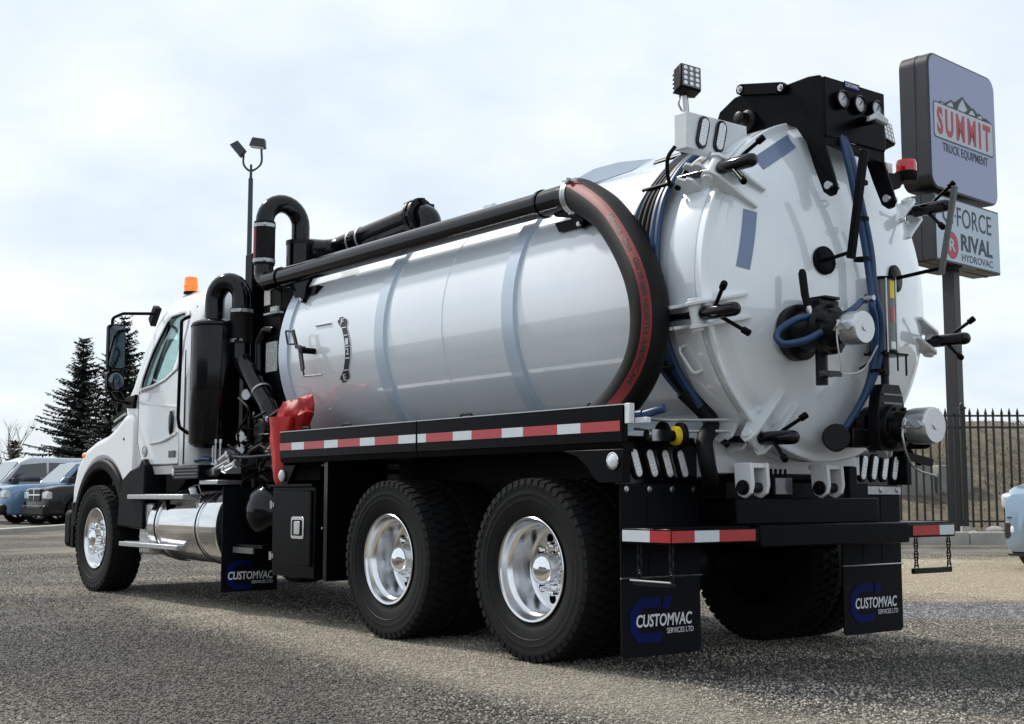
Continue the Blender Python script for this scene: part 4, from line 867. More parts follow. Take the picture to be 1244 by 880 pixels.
# ---- discs with stand-off rods and bars
for yy, zz, L_, up in ((.27, 2.185, .175, .53), (-.375, 2.155, .30, .44)):
    p = dpt(yy, zz, .004); nrm = V(-1, yy*.5, (zz-ZT)*.5).normalized()
    mb = MB(); mb.lathe(p-nrm*.004, nrm, [(0, .078), (.012, .078), (.016, .070), (.016, .001)], 32); dk = mb.build('sight_cover', 'black_paint', door)
    q = p+V(-L_, 0, .02); mb = MB(); mb.cyl(p, q, .011, n=10); mb.build('stand_off_rod', 'black_paint', door)
    mb = MB(); t_ = q+V(-.105, 0, up); mb.bar(q+V(0, 0, -.035), t_, .030, .045 if yy > 0 else .022, up=(0, 1, 0)); mb.build('pull_bar', 'black_paint' if yy > 0 else 'grey_paint', door, bevel=.003)
# ---- bracket frame above the door with gauge panel
fr_ = [(-.52, 3.01), (-.60, 3.18), (-.72, 3.24), (-.86, 3.255), (-1.03, 3.215), (-1.26, 3.225), (-1.335, 3.215), (-1.362, 3.19), (-1.362, 2.81), (-1.41, 2.66), (-1.435, 2.57), (-1.42, 2.535), (-1.385, 2.53), (-1.345, 2.56), (-1.29, 2.70), (-1.235, 2.86), (-1.17, 2.955), (-1.09, 3.0), (-.90, 3.0)]
for yy in (.245, -.265):
    mb = MB(); mb.prism(fr_, (0, yy, 0), X, Z, Y*.022); fp = mb.build('lift_bracket', 'black_paint', T, bevel=.004)
    mb = MB(); mb.cyl((-1.395, yy-.03, 2.585), (-1.395, yy+.05, 2.585), .022, n=14); mb.build('pivot_bolt', 'steel', fp)
mb = MB(); mb.span((-1.372, -.262, 2.865), (-1.357, .266, 3.20)); gp_ = mb.build('gauge_panel', 'black_paint', T, bevel=.005)
mb = MB(); mb.prism([(-.262, 2.865), (.266, 2.865), (.255, 2.84), (-.25, 2.80)], (-1.36, 0, 0), Y, Z, X*.04); mb.build('panel_foot', 'black_matte', gp_)
for yy in (.145, -.005, -.158):
    c = V(-1.372, yy, 3.085-abs(0))
    mb = MB(); mb.lathe(c, -X, [(0, .052), (.030, .052), (.034, .046), (.028, .042)], 24); mb.build('gauge_case', 'black_gloss', gp_)
    mb = MB(); mb.lathe(c, -X, [(.024, .043), (.026, .040), (.027, .001)], 24); mb.build('gauge_dial', 'galv', gp_)
    mb = MB(); mb.bar(c-X*.029+V(0, .004, -.006), c-X*.029+V(0, -.018, .024), .004, .002, up=(1, 0, 0)); mb.build('gauge_needle', 'print_black', gp_)
mb = MB(); mb.cyl((-1.37, -.02, 2.99), (-1.50, -.02, 2.985), .027, n=14); kb = mb.build('control_knob', 'black_gloss', gp_)
mb = MB(); mb.prism([(-.085, -.012), (.0, .02), (.075, -.02), (.085, -.05), (.03, -.03), (-.08, -.045)], (-1.475, -.03, 3.005), Y, Z, -X*.03); mb.build('knob_lever', 'galv', gp_, bevel=.006)
mb = MB(); mb.span((-1.3755, .10, 3.165), (-1.3725, -.035, 3.205)); pl = mb.build('maker_plate', 'decal_blue', gp_)
text('lettering', 'CUSTOMVAC', V(-1.376, .092, 3.175), -Y, Z, .118, .022, 'print_white', gp_, bold=.02)
mb = MB(); mb.span((-1.30, -.24, 3.09), (-1.24, .25, 3.17)); mb.span((-.75, -.24, 3.03), (-.70, .25, 3.12)); mb.build('bracket_spacer', 'black_paint', T)
mb = MB(); mb.bar((-.79, .285, 3.265), (-1.09, .285, 3.20), .024, .062); mb.cyl((-.79, .272, 3.265), (-.79, .297, 3.265), .031, n=16); mb.cyl((-1.09, .272, 3.20), (-1.09, .297, 3.20), .031, n=16); lk_ = mb.build('lift_link', 'black_paint', T)
for x_, z_ in ((-.79, 3.265), (-1.09, 3.20)):
    mb = MB(); mb.lathe((x_, .295, z_), Y, [(0, .022), (.004, .022), (.004, .012), (.016, .012), (.017, .001)], 6); mb.build('link_bolt', 'steel', lk_)
mb = MB(); mb.lathe((-.83, .26, 3.075), Y, [(0, .06), (.03, .06), (.045, .04), (.10, .038), (.105, .03), (.106, .001)], 16); mb.build('bracket_bushing', 'black_iron', T)
mb = MB(); mb.lathe((-.60, .33, 3.045), V(-.55, .83, 0), [(-.06, .001), (-.06, .048), (.06, .048), (.065, .040), (.12, .040)], 18); cf = mb.build('camlock_coupling', 'purple', T)
mb = MB(); mb.lathe((-.60, .33, 3.045), V(-.55, .83, 0), [(-.12, .001), (-.12, .075), (-.02, .075), (-.01, .055), (-.01, .001)], 20); mb.build('coupling_body', 'black_iron', cf)
mb = MB(); mb.ell((-.50, .45, 3.03), (.02, .02, .025), 10, 6); mb.build('brass_fitting', 'yellow', cf)
mb = MB(); mb.prism([(-.38, 2.99), (-.46, 3.12), (-.60, 3.13), (-.60, 3.10), (-.48, 3.08), (-.42, 2.99)], (0, .27, 0), X, Z, Y*.012); mb.build('bracket_stay', 'black_paint', T)
# hydraulic cylinders lifting the door, hidden between the plates
mb = MB(); mb.cyl((.2, 0, 3.06), (-1.1, 0, 3.10), .04, n=14); mb.build('lift_cylinder', 'black_paint', T)
# ---- white lamp boxes at the shoulders
for sd_ in (1, -1):
    mb = MB(); mb.prism([(.43, 2.86), (.52, 2.79), (.905, 2.785), (.905, 2.985), (.43, 2.985)], (-.955, 0, 0), Y*sd_, Z, X*.095); lb = mb.build('lamp_box', 'bracket_white', T, bevel=.004)
    mb = MB(); mb.prism([(.50, 2.72), (.62, 2.70), (.64, 2.79), (.48, 2.80)], (-.94, 0, 0), Y*sd_, Z, X*.07); mb.build('lamp_box_foot', 'bracket_white', lb)
    for yy in (.79, .655):
        uu = V(0, -.26*sd_*-1 if sd_ < 0 else -.26, 1).normalized(); oval_light(lb, (-.956, sd_*yy, 2.885), uu, uu.cross(X), -X, .160, .052, 'black_gloss')
    # work light cube
    c = V(-.92, sd_*.86, 3.17); rm = Matrix.Rotation(R(-14 if sd_ > 0 else 8), 3, 'Z') @ Matrix.Rotation(R(14), 3, 'Y') @ Matrix.Rotation(R(8), 3, 'X')
    mb = MB(); mb.box(c, (.085, .13, .155), rm); cu_ = mb.build('work_light', 'black_matte', T, bevel=.012)
    mb = MB()
    for k in range(5): mb.box(c+rm @ V(.05, 0, -.055+.0275*k), (.03, .11, .007), rm)
    mb.build('cooling_fins', 'black_matte', cu_)
    mb = MB(); mb.box(c+rm @ V(-.044, 0, 0), (.004, .112, .136), rm); mb.build('light_lens', 'lamp_face', cu_)
    mb = MB()
    for i in range(4):
        for j in range(3): mb.lathe(c+rm @ V(-.046, -.036+.036*j, -.048+.032*i), rm @ -X, [(0, .012), (.001, .010), (.002, .001)], 8)
    mb.build('light_diodes', 'lens_dot', cu_)
    mb = MB(); mb.cyl(c+V(.02, .0, -.06), V(-.905, sd_*.855, 2.985), .016, n=10); mb.tube(catmull([c+V(.03, .01, -.05), V(-.88, sd_*.89, 3.05), V(-.90, sd_*.89, 3.01), V(-.90, sd_*.86, 2.99)], 5), .007, 6); mb.build('light_mount', 'steel', cu_)
# red strobe on an arm at the right shoulder
mb = MB(); mb.prism([(-.50, 2.78), (-.56, 2.70), (-.80, 2.79), (-.86, 2.86), (-.84, 2.885), (-.70, 2.87)], (-1.08, 0, 0), Y, Z, X*.05); ra = mb.build('strobe_arm', 'black_paint', T, bevel=.004)
mb = MB(); mb.lathe((-1.06, -.895, 2.845), Z, [(0, .001), (0, .06), (.01, .068), (.06, .07), (.065, .062)], 20); mb.build('strobe_base', 'black_matte', ra)
mb = MB(); mb.lathe((-1.06, -.895, 2.905), Z, [(0, .062), (.06, .062), (.075, .055), (.08, .03), (.081, .001)], 20); mb.build('strobe_lens', 'lens_red', ra)
# ---- blue hydraulic hoses down the door
for pts, r_ in (([(-1.30, .10, 3.0), (-1.40, .135, 2.78), (-1.435, .10, 2.50), (-1.45, .055, 2.25), (-1.47, .04, 2.0), (-1.48, .05, 1.93), (-1.46, -.0, 1.85), (-1.42, -.035, 1.68), (-1.38, .0, 1.48), (-1.31, .10, 1.28), (-1.26, .13, 1.2)], .019),
                ([(-1.28, .07, 3.0), (-1.41, .11, 2.78), (-1.445, .07, 2.50), (-1.46, .02, 2.25), (-1.47, .01, 2.02), (-1.47, -.03, 1.9), (-1.44, -.07, 1.78), (-1.41, -.07, 1.62), (-1.36, -.01, 1.45), (-1.29, .10, 1.26)], .019),
                ([(-1.45, .10, 1.97), (-1.48, .20, 1.92), (-1.48, .30, 1.87), (-1.47, .36, 1.84)], .017),
                ([(-1.46, .50, 1.85), (-1.42, .60, 1.83), (-1.36, .68, 1.76), (-1.40, .69, 1.70), (-1.48, .61, 1.715), (-1.53, .54, 1.76)], .019)):
    mb = MB(); mb.tube(catmull(pts, 7), r_, 10); mb.build('hydraulic_hose', 'blue_hose', door)
for z_ in (2.62, 2.42, 2.2, 1.6):
    mb = MB(); mb.lathe((-1.44, .075 if z_ > 1.8 else -.04, z_-.01), Z, [(0, .045), (.018, .045)], 14); mb.build('hose_tie', 'black_matte', door)
mb = MB(); mb.lathe((-1.42, .06, 1.985), -X, [(0, .028), (.03, .028), (.03, .018), (.08, .016), (.08, .001)], 6); mb.build('hose_fitting', 'steel', door)
# ---- upper discharge valve
vc = V(-1.30, .44, 1.785)
mb = MB(); mb.lathe(vc+X*.03, -X, [(0, .001), (0, .150), (.05, .150), (.055, .138), (.06, .11), (.20, .10), (.205, .135), (.245, .135), (.25, .10), (.27, .085), (.33, .083), (.33, .001)], 28); vb = mb.build('discharge_valve', 'black_iron', door)
mb = MB(); mb.span((-1.48, .33, 1.86), (-1.36, .48, 1.945)); mb.build('valve_bonnet', 'black_iron', vb, bevel=.008); mb = MB(); mb.span((-1.50, .345, 1.945), (-1.345, .465, 1.96)); mb.build('bonnet_cap', 'black_iron', vb, bevel=.004); mb = MB(); mb.cyl((-1.42, .41, 1.70), (-1.42, .41, 1.50), .032, n=12); mb.build('drain_stub', 'black_iron', vb)
for k in range(6):
    a = R(60*k+20); mb = MB(); mb.lathe(vc+V(-.205, .118*math.cos(a), .118*math.sin(a)), X, [(-.05, .001), (-.05, .012), (.0, .012)], 6); mb.build('flange_bolt', 'black_iron', vb)
mb = MB(); mb.bar((-1.50, .36, 1.555), (-1.50, .52, 1.55), .02, .03); mb.cyl((-1.42, .42, 1.55), (-1.50, .42, 1.55), .014, n=8); mb.build('drain_handle', 'black_gloss', vb)
def camlock_cap(c, r, L_, name, parent):
    mb = MB(); mb.lathe(c, -X, [(0, .001), (0, r*.97), (L_*.25, r), (L_*.86, r), (L_*.93, r*.985), (L_, r*.93), (L_, r*.25), (L_+.006, r*.22), (L_+.006, .001)], 32); o = mb.build(name, 'cast_alu', parent)
    for s_, up in ((1, .05), (-1, .0)):
        mb = MB(); mb.prism([(-.01, -.016), (-L_*.75, -.020), (-L_*.95, -.005), (-L_*.75, .022), (-.01, .02)], c+Y*s_*(r+.001)-Y*.009, X, Z, Y*.018); mb.cyl(c+Y*s_*r+X*-.012-Z*.04, c+Y*s_*r+X*-.012+Z*.04, .011, n=8); mb.build('cam_arm', 'steel', o, bevel=.003)
        mb = MB(); mb.tube([c+Y*s_*(r+.01)-X*L_*.2+Z*.03*s_, c+Y*s_*(r+.05)-X*L_*.35, c+Y*s_*(r+.05)-X*L_*.2-Z*.02], .006, 6); mb.build('pull_ring', 'steel', o)
    return o
c1 = camlock_cap(V(-1.60, .425, 1.775), .086, .11, 'camlock_cap', door)
mb = MB(); mb.tube(catmull([(-1.60, .51, 1.80), (-1.62, .53, 1.69), (-1.60, .48, 1.59), (-1.57, .43, 1.55), (-1.62, .33, 1.57), (-1.70, .31, 1.69)], 6), .004, 6); mb.build('cap_cable', 'cable_white', door)
# lever handle of the valve
mb = MB(); mb.tube([(-1.46, .50, 1.79), (-1.455, .51, 1.84), (-1.43, .52, 1.90)], .018, 10); mb.ell((-1.47, .49, 1.785), (.03, .03, .035), 10, 8); lvv = mb.build('valve_lever', 'steel', door)
mb = MB(); mb.tube([(-1.43, .52, 1.89), (-1.415, .525, 1.97), (-1.405, .53, 2.08), (-1.404, .53, 2.10)], .019, 10, rs=[.017, .021, .021, .012]); mb.build('lever_grip', 'black_matte', lvv)
# ---- lower knife valve with air cylinder
kv = V(-1.35, -.155, 1.30)
mb = MB(); mb.lathe(kv+X*.22, -X, [(0, .001), (0, .10), (.06, .10), (.06, .085), (.14, .085), (.14, .150), (.20, .150)], 28); mb.prism([(-.13, -.16), (.13, -.16), (.15, -.08), (.15, .10), (.125, .22), (.09, .29), (-.09, .29), (-.125, .22), (-.15, .10), (-.15, -.08)], kv-X*.02, Y, Z, -X*.09)
mb.lathe(kv-X*.11, -X, [(0, .150), (.05, .150), (.055, .105), (.13, .100), (.14, .110), (.17, .110), (.17, .001)], 28); kb_ = mb.build('knife_valve', 'black_iron', door, bevel=.004)
for k in range(8):
    a = R(45*k+22); mb = MB(); mb.lathe(kv+V(-.165, .128*math.cos(a), .128*math.sin(a)), -X, [(-.02, .013), (.02, .013), (.02, .001)], 6); mb.build('flange_bolt', 'black_iron', kb_)
for z_ in (.10, .16, .22):
    mb = MB(); mb.bar(kv+V(-.115, -.10, z_), kv+V(-.115, .10, z_), .012, .014); mb.build('valve_web', 'grey_paint', kb_)
mb = MB(); mb.cyl(kv+V(-.06, .0, .28), kv+V(-.06, 0, .40), .028, n=12); mb.build('valve_rod', 'black_iron', kb_)
kb_.scale = (.8, .8, .8); kb_.location = kv*.2
cyb = kv+V(-.05, .01, .405)
mb = MB(); mb.lathe(cyb, Z, [(0, .001), (0, .078), (.012, .078)], 24); cyl_ = mb.build('cylinder_end_cap', 'black_paint', door); mb = MB(); mb.lathe(cyb+Z*.405, Z, [(0, .078), (.014, .080), (.016, .06), (.016, .001)], 24); mb.build('cylinder_top_cap', 'black_paint', cyl_); mb = MB(); mb.span(cyb+V(-.07, -.13, -.012), cyb+V(.07, .08, .0)); mb.build('cylinder_plate', 'black_paint', cyl_)
mb = MB(); mb.lathe(cyb, Z, [(.010, .068), (.407, .068)], 28); mb.build('air_cylinder', 'grey_paint', door)
mb = MB()
for a in (35, 145, 215, 325): q = V(.074*math.cos(R(a)), .074*math.sin(R(a)), 0); mb.cyl(cyb+q, cyb+q+Z*.41, .006, n=6)
mb.build('tie_rod', 'steel', cyl_)
def wrap(name, z0, z1, a0, a1, r, m_, parent):
    mb = MB(); n = 8; P = []
    for z_ in (z0, z1): P += [cyb+V(r*math.cos(R(a0+(a1-a0)*k/n)), r*math.sin(R(a0+(a1-a0)*k/n)), z_) for k in range(n+1)]
    mb.add(P, [(k, k+1, n+2+k, n+1+k) for k in range(n)]); return mb.build(name, m_, parent, recalc=False)
wrap('warning_label', .30, .395, 165, 207, .0695, 'yellow', cyl_); wrap('red_label', .17, .25, 165, 200, .0695, 'tape_red', cyl_); wrap('white_label', .02, .06, 165, 207, .0695, 'print_white', cyl_)
for p0_, p1_, r_ in ((V(-.06, -.12, -.005), V(-.06, -.12, -.12), .006), (V(-.07, -.03, 0), V(-.07, -.03, -.10), .005), (V(0, .03, -.02), V(.04, .16, -.09), .007), (V(0, 0, -.12), V(0, 0, -.012), .030)):
    mb = MB(); mb.cyl(cyb+p0_, cyb+p1_, r_, n=10); mb.build('cylinder_fitting', 'black_iron', cyl_)
c2 = camlock_cap(V(-1.572, -.155, 1.298), .098, .135, 'camlock_cap', door)
mb = MB(); mb.tube(catmull([(-1.58, -.05, 1.32), (-1.60, -.02, 1.22), (-1.60, -.10, 1.08), (-1.64, -.25, 1.03)], 6), .006, 6); mb.build('cap_cable', 'steel', door)
mb = MB(); mb.bar((-1.60, -.10, 1.10), (-1.66, -.30, 1.055), .03, .05); mb.build('drip_tab', 'black_iron', kb_)
mb = MB(); mb.cyl((-1.16, -.02, 1.22), (-1.30, .14, 1.24), .055, n=16); mb.cyl((-1.27, .12, 1.24), (-1.30, .15, 1.24), .075, n=16); mb.span((-1.34, -.1, 1.19), (-1.24, .06, 1.29)); mb.build('drain_elbow', 'black_iron', door, bevel=.006)
# ---- side suction pipe with boom elbows
PY, PZ, PR = .875, 2.705, .078
mb = MB(); mb.tube([(3.70, PY, PZ), (.20, PY, PZ)], PR, 28); pipe = mb.build('suction_pipe', 'black_gloss', T)
mb = MB()
for x_ in (3.70, .30): mb.lathe((x_, PY, PZ), X, [(-.012, PR), (-.012, PR+.012), (.012, PR+.012), (.012, PR)], 28, closed=True)
mb.build('pipe_collar', 'black_gloss', pipe)
mb = MB(); mb.tube(fillet([(.30, PY, PZ), (.10, PY+.004, PZ), (-.02, PY+.01, PZ-.012)], .1), PR+.004, 24); mb.build('pipe_nozzle', 'black_gloss', pipe)
mb = MB(); mb.tube(fillet([(3.70, PY, PZ), (4.03, PY, PZ), (4.03, PY, PZ+.20)], .15, 10), PR+.003, 24); mb.build('front_elbow', 'black_gloss', pipe)
mb = MB(); mb.cyl((4.03, PY, PZ+.15), (4.03, PY, PZ+.52), PR+.012, n=24); hs = mb.build('connecting_hose', 'hose_rubber', pipe)
mb = MB(); P = []
for z_ in (PZ+.17, PZ+.50): P += [V(4.03+(PR+.0135)*math.cos(R(a)), PY+(PR+.0135)*math.sin(R(a)), z_) for a in range(64, 105, 5)]
mb.add(P, [(k, k+1, 10+k, 9+k) for k in range(8)]); mb.build('hose_stripe', 'hose_red', hs, recalc=False)
mb = MB(); uc = []
for k in range(15): a = R(180*k/14); uc.append(V(4.03, PY-.17+.17*math.cos(a), PZ+.52+.18*math.sin(a)))
mb.tube([V(4.03, PY, PZ+.44)]+uc+[V(4.03, PY-.34, PZ+.20)], PR, 24); mb.build('return_bend', 'black_gloss', pipe)
mb = MB(); mb.lathe((4.03, PY-.34, PZ+.36), Z, [(0, PR), (0, .125), (.035, .125), (.035, PR)], 20, closed=True); mb.build('bend_flange', 'black_iron', pipe)
def band(parent, c, ax, r, wd=.022):
    mb = MB(); c = Vector(c); ax = Vector(ax).normalized(); mb.lathe(c-ax*wd/2, ax, [(0, r), (0, r+.004), (wd, r+.004), (wd, r)], 28, closed=True); mb.box(c+V(-.02, -.0, 0)+ax.cross(V(.3, .5, .2)).normalized()*(r+.006), (.03, .02, .02)); mb.build('hose_clamp', 'galv', parent)
for z_ in (PZ+.185, PZ+.485): band(pipe, (4.03, PY, z_), Z, PR+.012, .03)
# saddle brackets under the pipe
for x_ in (3.35, .02):
    mb = MB(); c = V(x_, PY, PZ); mb.prism([(-.16, -.06), (.16, -.06), (.12, -.10), (.03, -.22), (.0, -.25), (-.035, -.25), (-.05, -.22), (-.08, -.12)] if x_ > 1 else [(-.10, -.06), (.20, -.06), (.16, -.10), (.02, -.13), (-.04, -.20), (-.085, -.21), (-.10, -.18)], c+V(0, -.02, 0), X, Z, Y*.03); br = mb.build('pipe_bracket', 'black_paint', pipe, bevel=.004)
    mb = MB(); q = c+(V(-.02, .012, -.225) if x_ > 1 else V(-.075, .012, -.185)); mb.cyl(q, q+Y*.02, .014, n=10); mb.build('bracket_bolt', 'steel', pipe)
    mb = MB(); mb.prism([(-.2, -.10), (.2, -.10), (.16, -.16), (-.16, -.16)], c+V(0, -.14, -.03), X, Z, Y*.12); mb.build('bracket_pad', 'black_paint', pipe)
# ---- large suction hose with printed red stripe
HP = catmull([(.02, PY+.01, PZ-.01), (-.10, PY+.02, PZ-.035), (-.44, PY+.10, 2.47), (-.76, PY+.19, 2.12), (-.845, PY+.215, 1.82), (-.755, PY+.215, 1.57), (-.50, PY+.21, 1.36), (-.20, PY+.20, 1.285)], 10)
HR = .105
mb = MB(); mb.tube(HP, HR, 28); hose = mb.build('suction_hose', 'hose_rubber', T)
def hframe(i):
    t = (HP[min(i+1, len(HP)-1)]-HP[max(i-1, 0)]).normalized(); f = min(1, i/22); d = V(0, .76, .75*(1-f)+.02) + V(-.58, 0, 0)*f
    d = (d-t*d.dot(t)).normalized(); return t, d, t.cross(d)
cum = [0]
for i in range(1, len(HP)): cum.append(cum[-1]+(HP[i]-HP[i-1]).length)
def on_hose(s_, w_, e=0):
    s_ = max(0, min(cum[-1]-1e-4, s_)); i = max(k for k in range(len(cum)) if cum[k] <= s_); i = min(i, len(HP)-2); f = (s_-cum[i])/(cum[i+1]-cum[i])
    c = HP[i].lerp(HP[i+1], f); _, d0, b0 = hframe(i); _, d1, b1 = hframe(i+1); d = d0.lerp(d1, f).normalized(); b = b0.lerp(b1, f).normalized(); a = w_/HR
    return c + (d*math.cos(a) + b*math.sin(a))*(HR+e)
mb = MB(); n = 90; P = []
for k in range(n+1): P += [on_hose(.06+(cum[-1]-.1)*k/n, w_, .0012) for w_ in (-.028, -.014, 0, .014, .028)]
mb.add(P, [(k*5+j, k*5+j+1, k*5+j+6, k*5+j+5) for k in range(n) for j in range(4)]); mb.build('red_stripe', 'hose_red', hose, recalc=False)
sgn_ = 1 if (hframe(30)[2]).dot(X) < 0 else -1
for tx, s0, wd, h in (('Green Line', .60, .34, .038), ('G6110 600 NORTH AMERICAN', .99, .64, .028)):
    text('lettering', tx, (0, 0, 0), X, Z, wd, h, 'print_black', hose, ext=.0004, bold=.02, conv=lambda a, b, c, s0=s0, h=h: on_hose(s0+a, (b-h*.5)*sgn_, .002+c))
for s_ in (.045, .085):
    i = 2 if s_ < .06 else 5; t, d, b = hframe(i); band(hose, HP[i], t, HR)
mb = MB(); q = on_hose(.05, 0, .012); mb.bar(q+V(.03, .0, .005), q+V(-.10, .0, -.005), .012, .012); mb.bar(q+V(.0, -.05, .01), q+V(-.04, .02, .004), .015, .02); mb.build('clamp_screw', 'steel', hose)
# ---- second pipe over the tank
mb = MB(); mb.tube(fillet([(4.03, .48, 3.03), (4.03, .30, 3.04), (3.96, .22, 3.05)], .1)+fillet([(3.86, .19, 3.07), (3.30, .09, 3.15), (2.98, .03, 3.20)], .1), .104, 24); p2 = mb.build('overhead_pipe', 'black_gloss', T)
mb = MB(); mb.tube(fillet([(3.02, .03, 3.195), (2.86, .0, 3.205), (2.82, -.01, 2.97)], .14, 10), .098, 24); mb.build('tank_elbow', 'black_gloss', p2)
mb = MB(); mb.lathe((2.96, .025, 3.20), V(1, .15, -.1), [(-.045, .10), (-.045, .150), (-.015, .150), (-.015, .135), (.015, .135), (.015, .150), (.045, .150), (.045, .10)], 24, closed=True)
for k in range(8): a = R(45*k); mb.box(V(2.96, .025+.13*math.cos(a), 3.20+.13*math.sin(a)), (.12, .035, .035))
mb.build('pipe_flange', 'black_iron', p2)
for x_ in (3.74, 3.62): band(p2, (x_, .19+(3.86-x_)*-.178, 3.07+(3.86-x_)*.143), V(1, .178, -.143), .105, .018)
for x_, h in ((3.15, .30), (2.10, .16)):
    mb = MB(); mb.box((x_, -.06, 3.0+h/2), (.12, .05, h)); mb.build('lifting_lug', 'rib_sky_tint', tank, bevel=.006)
mb = MB(); mb.prism([(.62, 2.93), (.48, 2.995), (.28, 3.03), (.05, 3.025), (-.25, 2.985), (-.05, 2.95)], (0, .46, -.045), X, Z, Y*.02); mb.build('splash_fin', 'rib_sky_tint', tank)
# ---- level indicator: lever and printed scale
mb = MB(); q = cylp(3.02, -2.5, .93); mb.cyl(q, q+Y*.13, .024, n=14); lv = mb.build('level_shaft', 'black_paint', tank)
e_ = Y*.11; o_ = q+e_
mb = MB(); mb.bar(o_+V(-.02, 0, .01), o_+V(.10, 0, .04), .02, .035); mb.bar(o_+V(.10, 0, .03), o_+V(.17, 0, .17), .016, .03); mb.bar(o_+V(.05, 0, .02), o_+V(.0, 0, -.15), .014, .045)
mb.tube(fillet([o_+V(.16, 0, .16), o_+V(.29, 0, .18), o_+V(.25, 0, .07), o_+V(.13, 0, .06)], .01), .008, 8); mb.cyl(o_+V(0, 0, -.14), o_+V(-.02, 0, -.20), .007, n=8); mb.build('level_handle', 'black_gloss', lv)
mb = MB(); mb.cyl(o_+V(-.02, 0, -.20), o_+V(-.24, -.03, -.205), .007, n=8); mb.build('level_pointer', 'steel', lv)
mb = MB(); mb.cyl(cylp(3.02, 9.5, .945), cylp(2.78, 9.3, .947), .006, n=8); mb.build('stop_pin', 'steel', lv)
# scale: annular plate bent on the tank flank
def scale_pt(x_, z_, e=.003): zz = z_-ZT; return V(x_, math.sqrt(max(.01, RTK**2-zz*zz))+e, z_)
def scale_shape(name, outline, m_, e):
    """outline: list of (centreline x, z, half width)"""
    mb = MB(); P = []
    for x_, z_, hw in outline: P += [scale_pt(x_+hw, z_, e), scale_pt(x_-hw, z_, e)]
    mb.add(P, [(2*k, 2*k+1, 2*k+3, 2*k+2) for k in range(len(outline)-1)]); mb.build(name, m_, tank, recalc=False)
ctr = []
for k in range(41):
    f = k/40; z_ = 2.26-.49*f; x_ = 2.60-.125*math.sin(math.pi*f)+.045; bulb = max(0, 1-abs(f-.07)/.10)+max(0, 1-abs(f-.93)/.10); hw = .036+.032*min(1, bulb*1.3)
    if f < .03 or f > .97: hw = .03
    ctr.append((x_, z_, hw))
scale_shape('level_scale_border', [(a, b, c+.010) for a, b, c in ctr], 'print_white', .0025); scale_shape('level_scale', ctr, 'print_black', .004)
for f, g in (('F', .07), ('1', .40), ('2', .56), ('E', .93)):
    x_, z_, _ = ctr[round(g*40)]; text('lettering', f, scale_pt(x_+.022, z_-.024, .006), -X, V(0, -(z_-ZT)/RTK, 1), .042, .048, 'print_white', tank, ext=.0005, bold=.01)
for g in (.17, .31, .48, .66, .82):
    x_, z_, _ = ctr[round(g*40)]; scale_shape('scale_tick', [(x_, z_+.004, .028), (x_, z_-.004, .028)], 'print_white', .0055)
# ---- hose bundle along the collar
cols = ['blue_hose', 'hose_rubber', 'hose_rubber', 'hose_rubber', 'blue_hose', 'blue_hose']
for k, m_ in enumerate(cols):
    dx = -.055*k+.13
    P = [cylp(-.80+dx*.4, 62-k, .99), cylp(-.73+dx*.45, 50-k*.6, 1.0), cylp(-.68+dx*.55, 38, 1.0), cylp(-.66+dx*.7, 25, 1.0), cylp(-.67+dx*.8, 8, .985), cylp(-.70+dx*.7, -12, .98), cylp(-.76+dx*.4, -28, .985), cylp(-.84+dx*.2, -42, 1.0)]
    mb = MB(); mb.tube(catmull(P, 6), .0195 if m_ == 'blue_hose' else .015, 8); mb.build('hydraulic_line', m_, tank)
for a, dx0, w_ in ((50, -.735, .07), (33, -.665, .11), (-27, -.755, .085)):
    mb = MB(); mb.bar(cylp(dx0+w_, a, 1.018), cylp(dx0-w_, a, 1.022), .012, .02, up=(0, math.cos(R(a)), math.sin(R(a)))); mb.build('bundle_clamp', 'black_matte', tank)
mb = MB(); mb.tube(catmull([cylp(-.80, -36, .995), cylp(-.87, -48, 1.0), V(-.93, .78, 1.22), V(-.96, .80, 1.12), V(-.93, .74, 1.02), V(-.8, .6, .98)], 7), .045, 14, rs=None); mb.build('hose_sleeve', 'hose_rubber', tank)
mb = MB(); mb.tube(catmull([(.25, PY-.02, 2.3), (-.57, .99, 2.14), (-.645, 1.0, 1.97), (-.63, .99, 1.80), (-.57, .97, 1.66)], 6)[6:], .019, 8); mb.build('hydraulic_line', 'blue_hose', tank)
mb = MB(); mb.tube(catmull([(-.89, .93, 2.80), (-.86, .955, 2.74), (-.83, .93, 2.66), (-.82, .90, 2.60), (-.80, .87, 2.62)], 6), .011, 8); mb.build('lamp_cable', 'black_matte', tank)
# ---- left rear corner bits
mb = MB(); mb.span((-.80, 1.20, 1.30), (-.84, 1.235, 1.405)); mb.span((-.84, 1.17, 1.30), (-.93, 1.20, 1.33)); mb.build('corner_plate', 'bracket_white', T, bevel=.003)
mb = MB(); mb.cyl((-.86, 1.16, 1.345), (-.98, 1.12, 1.375), .022, n=10); mb.cyl((-.80, 1.18, 1.335), (-.86, 1.16, 1.345), .03, n=10); mb.build('hose_end_fitting', 'blue_hose', T)
mb = MB(); mb.lathe((-.80, .95, 1.245), V(-.25, -1, 0), [(-.02, .001), (-.02, .075), (.0, .075), (.0, .028), (.09, .028), (.09, .072), (.11, .072), (.11, .001)], 24); sp_ = mb.build('cable_spool', 'black_matte', T)
mb = MB(); mb.lathe((-.80, .95, 1.245), V(-.25, -1, 0), [(.055, .03), (.055, .050), (.085, .050), (.085, .03)], 24, closed=True); mb.build('yellow_band', 'yellow', sp_)
mb = MB(); mb.bar((-.80, 1.06, 1.245), (-.80, .95, 1.245), .05, .06); mb.cyl((-.80, 1.08, 1.25), (-.80, .98, 1.25), .024, n=10); mb.build('spool_latch', 'steel', sp_)
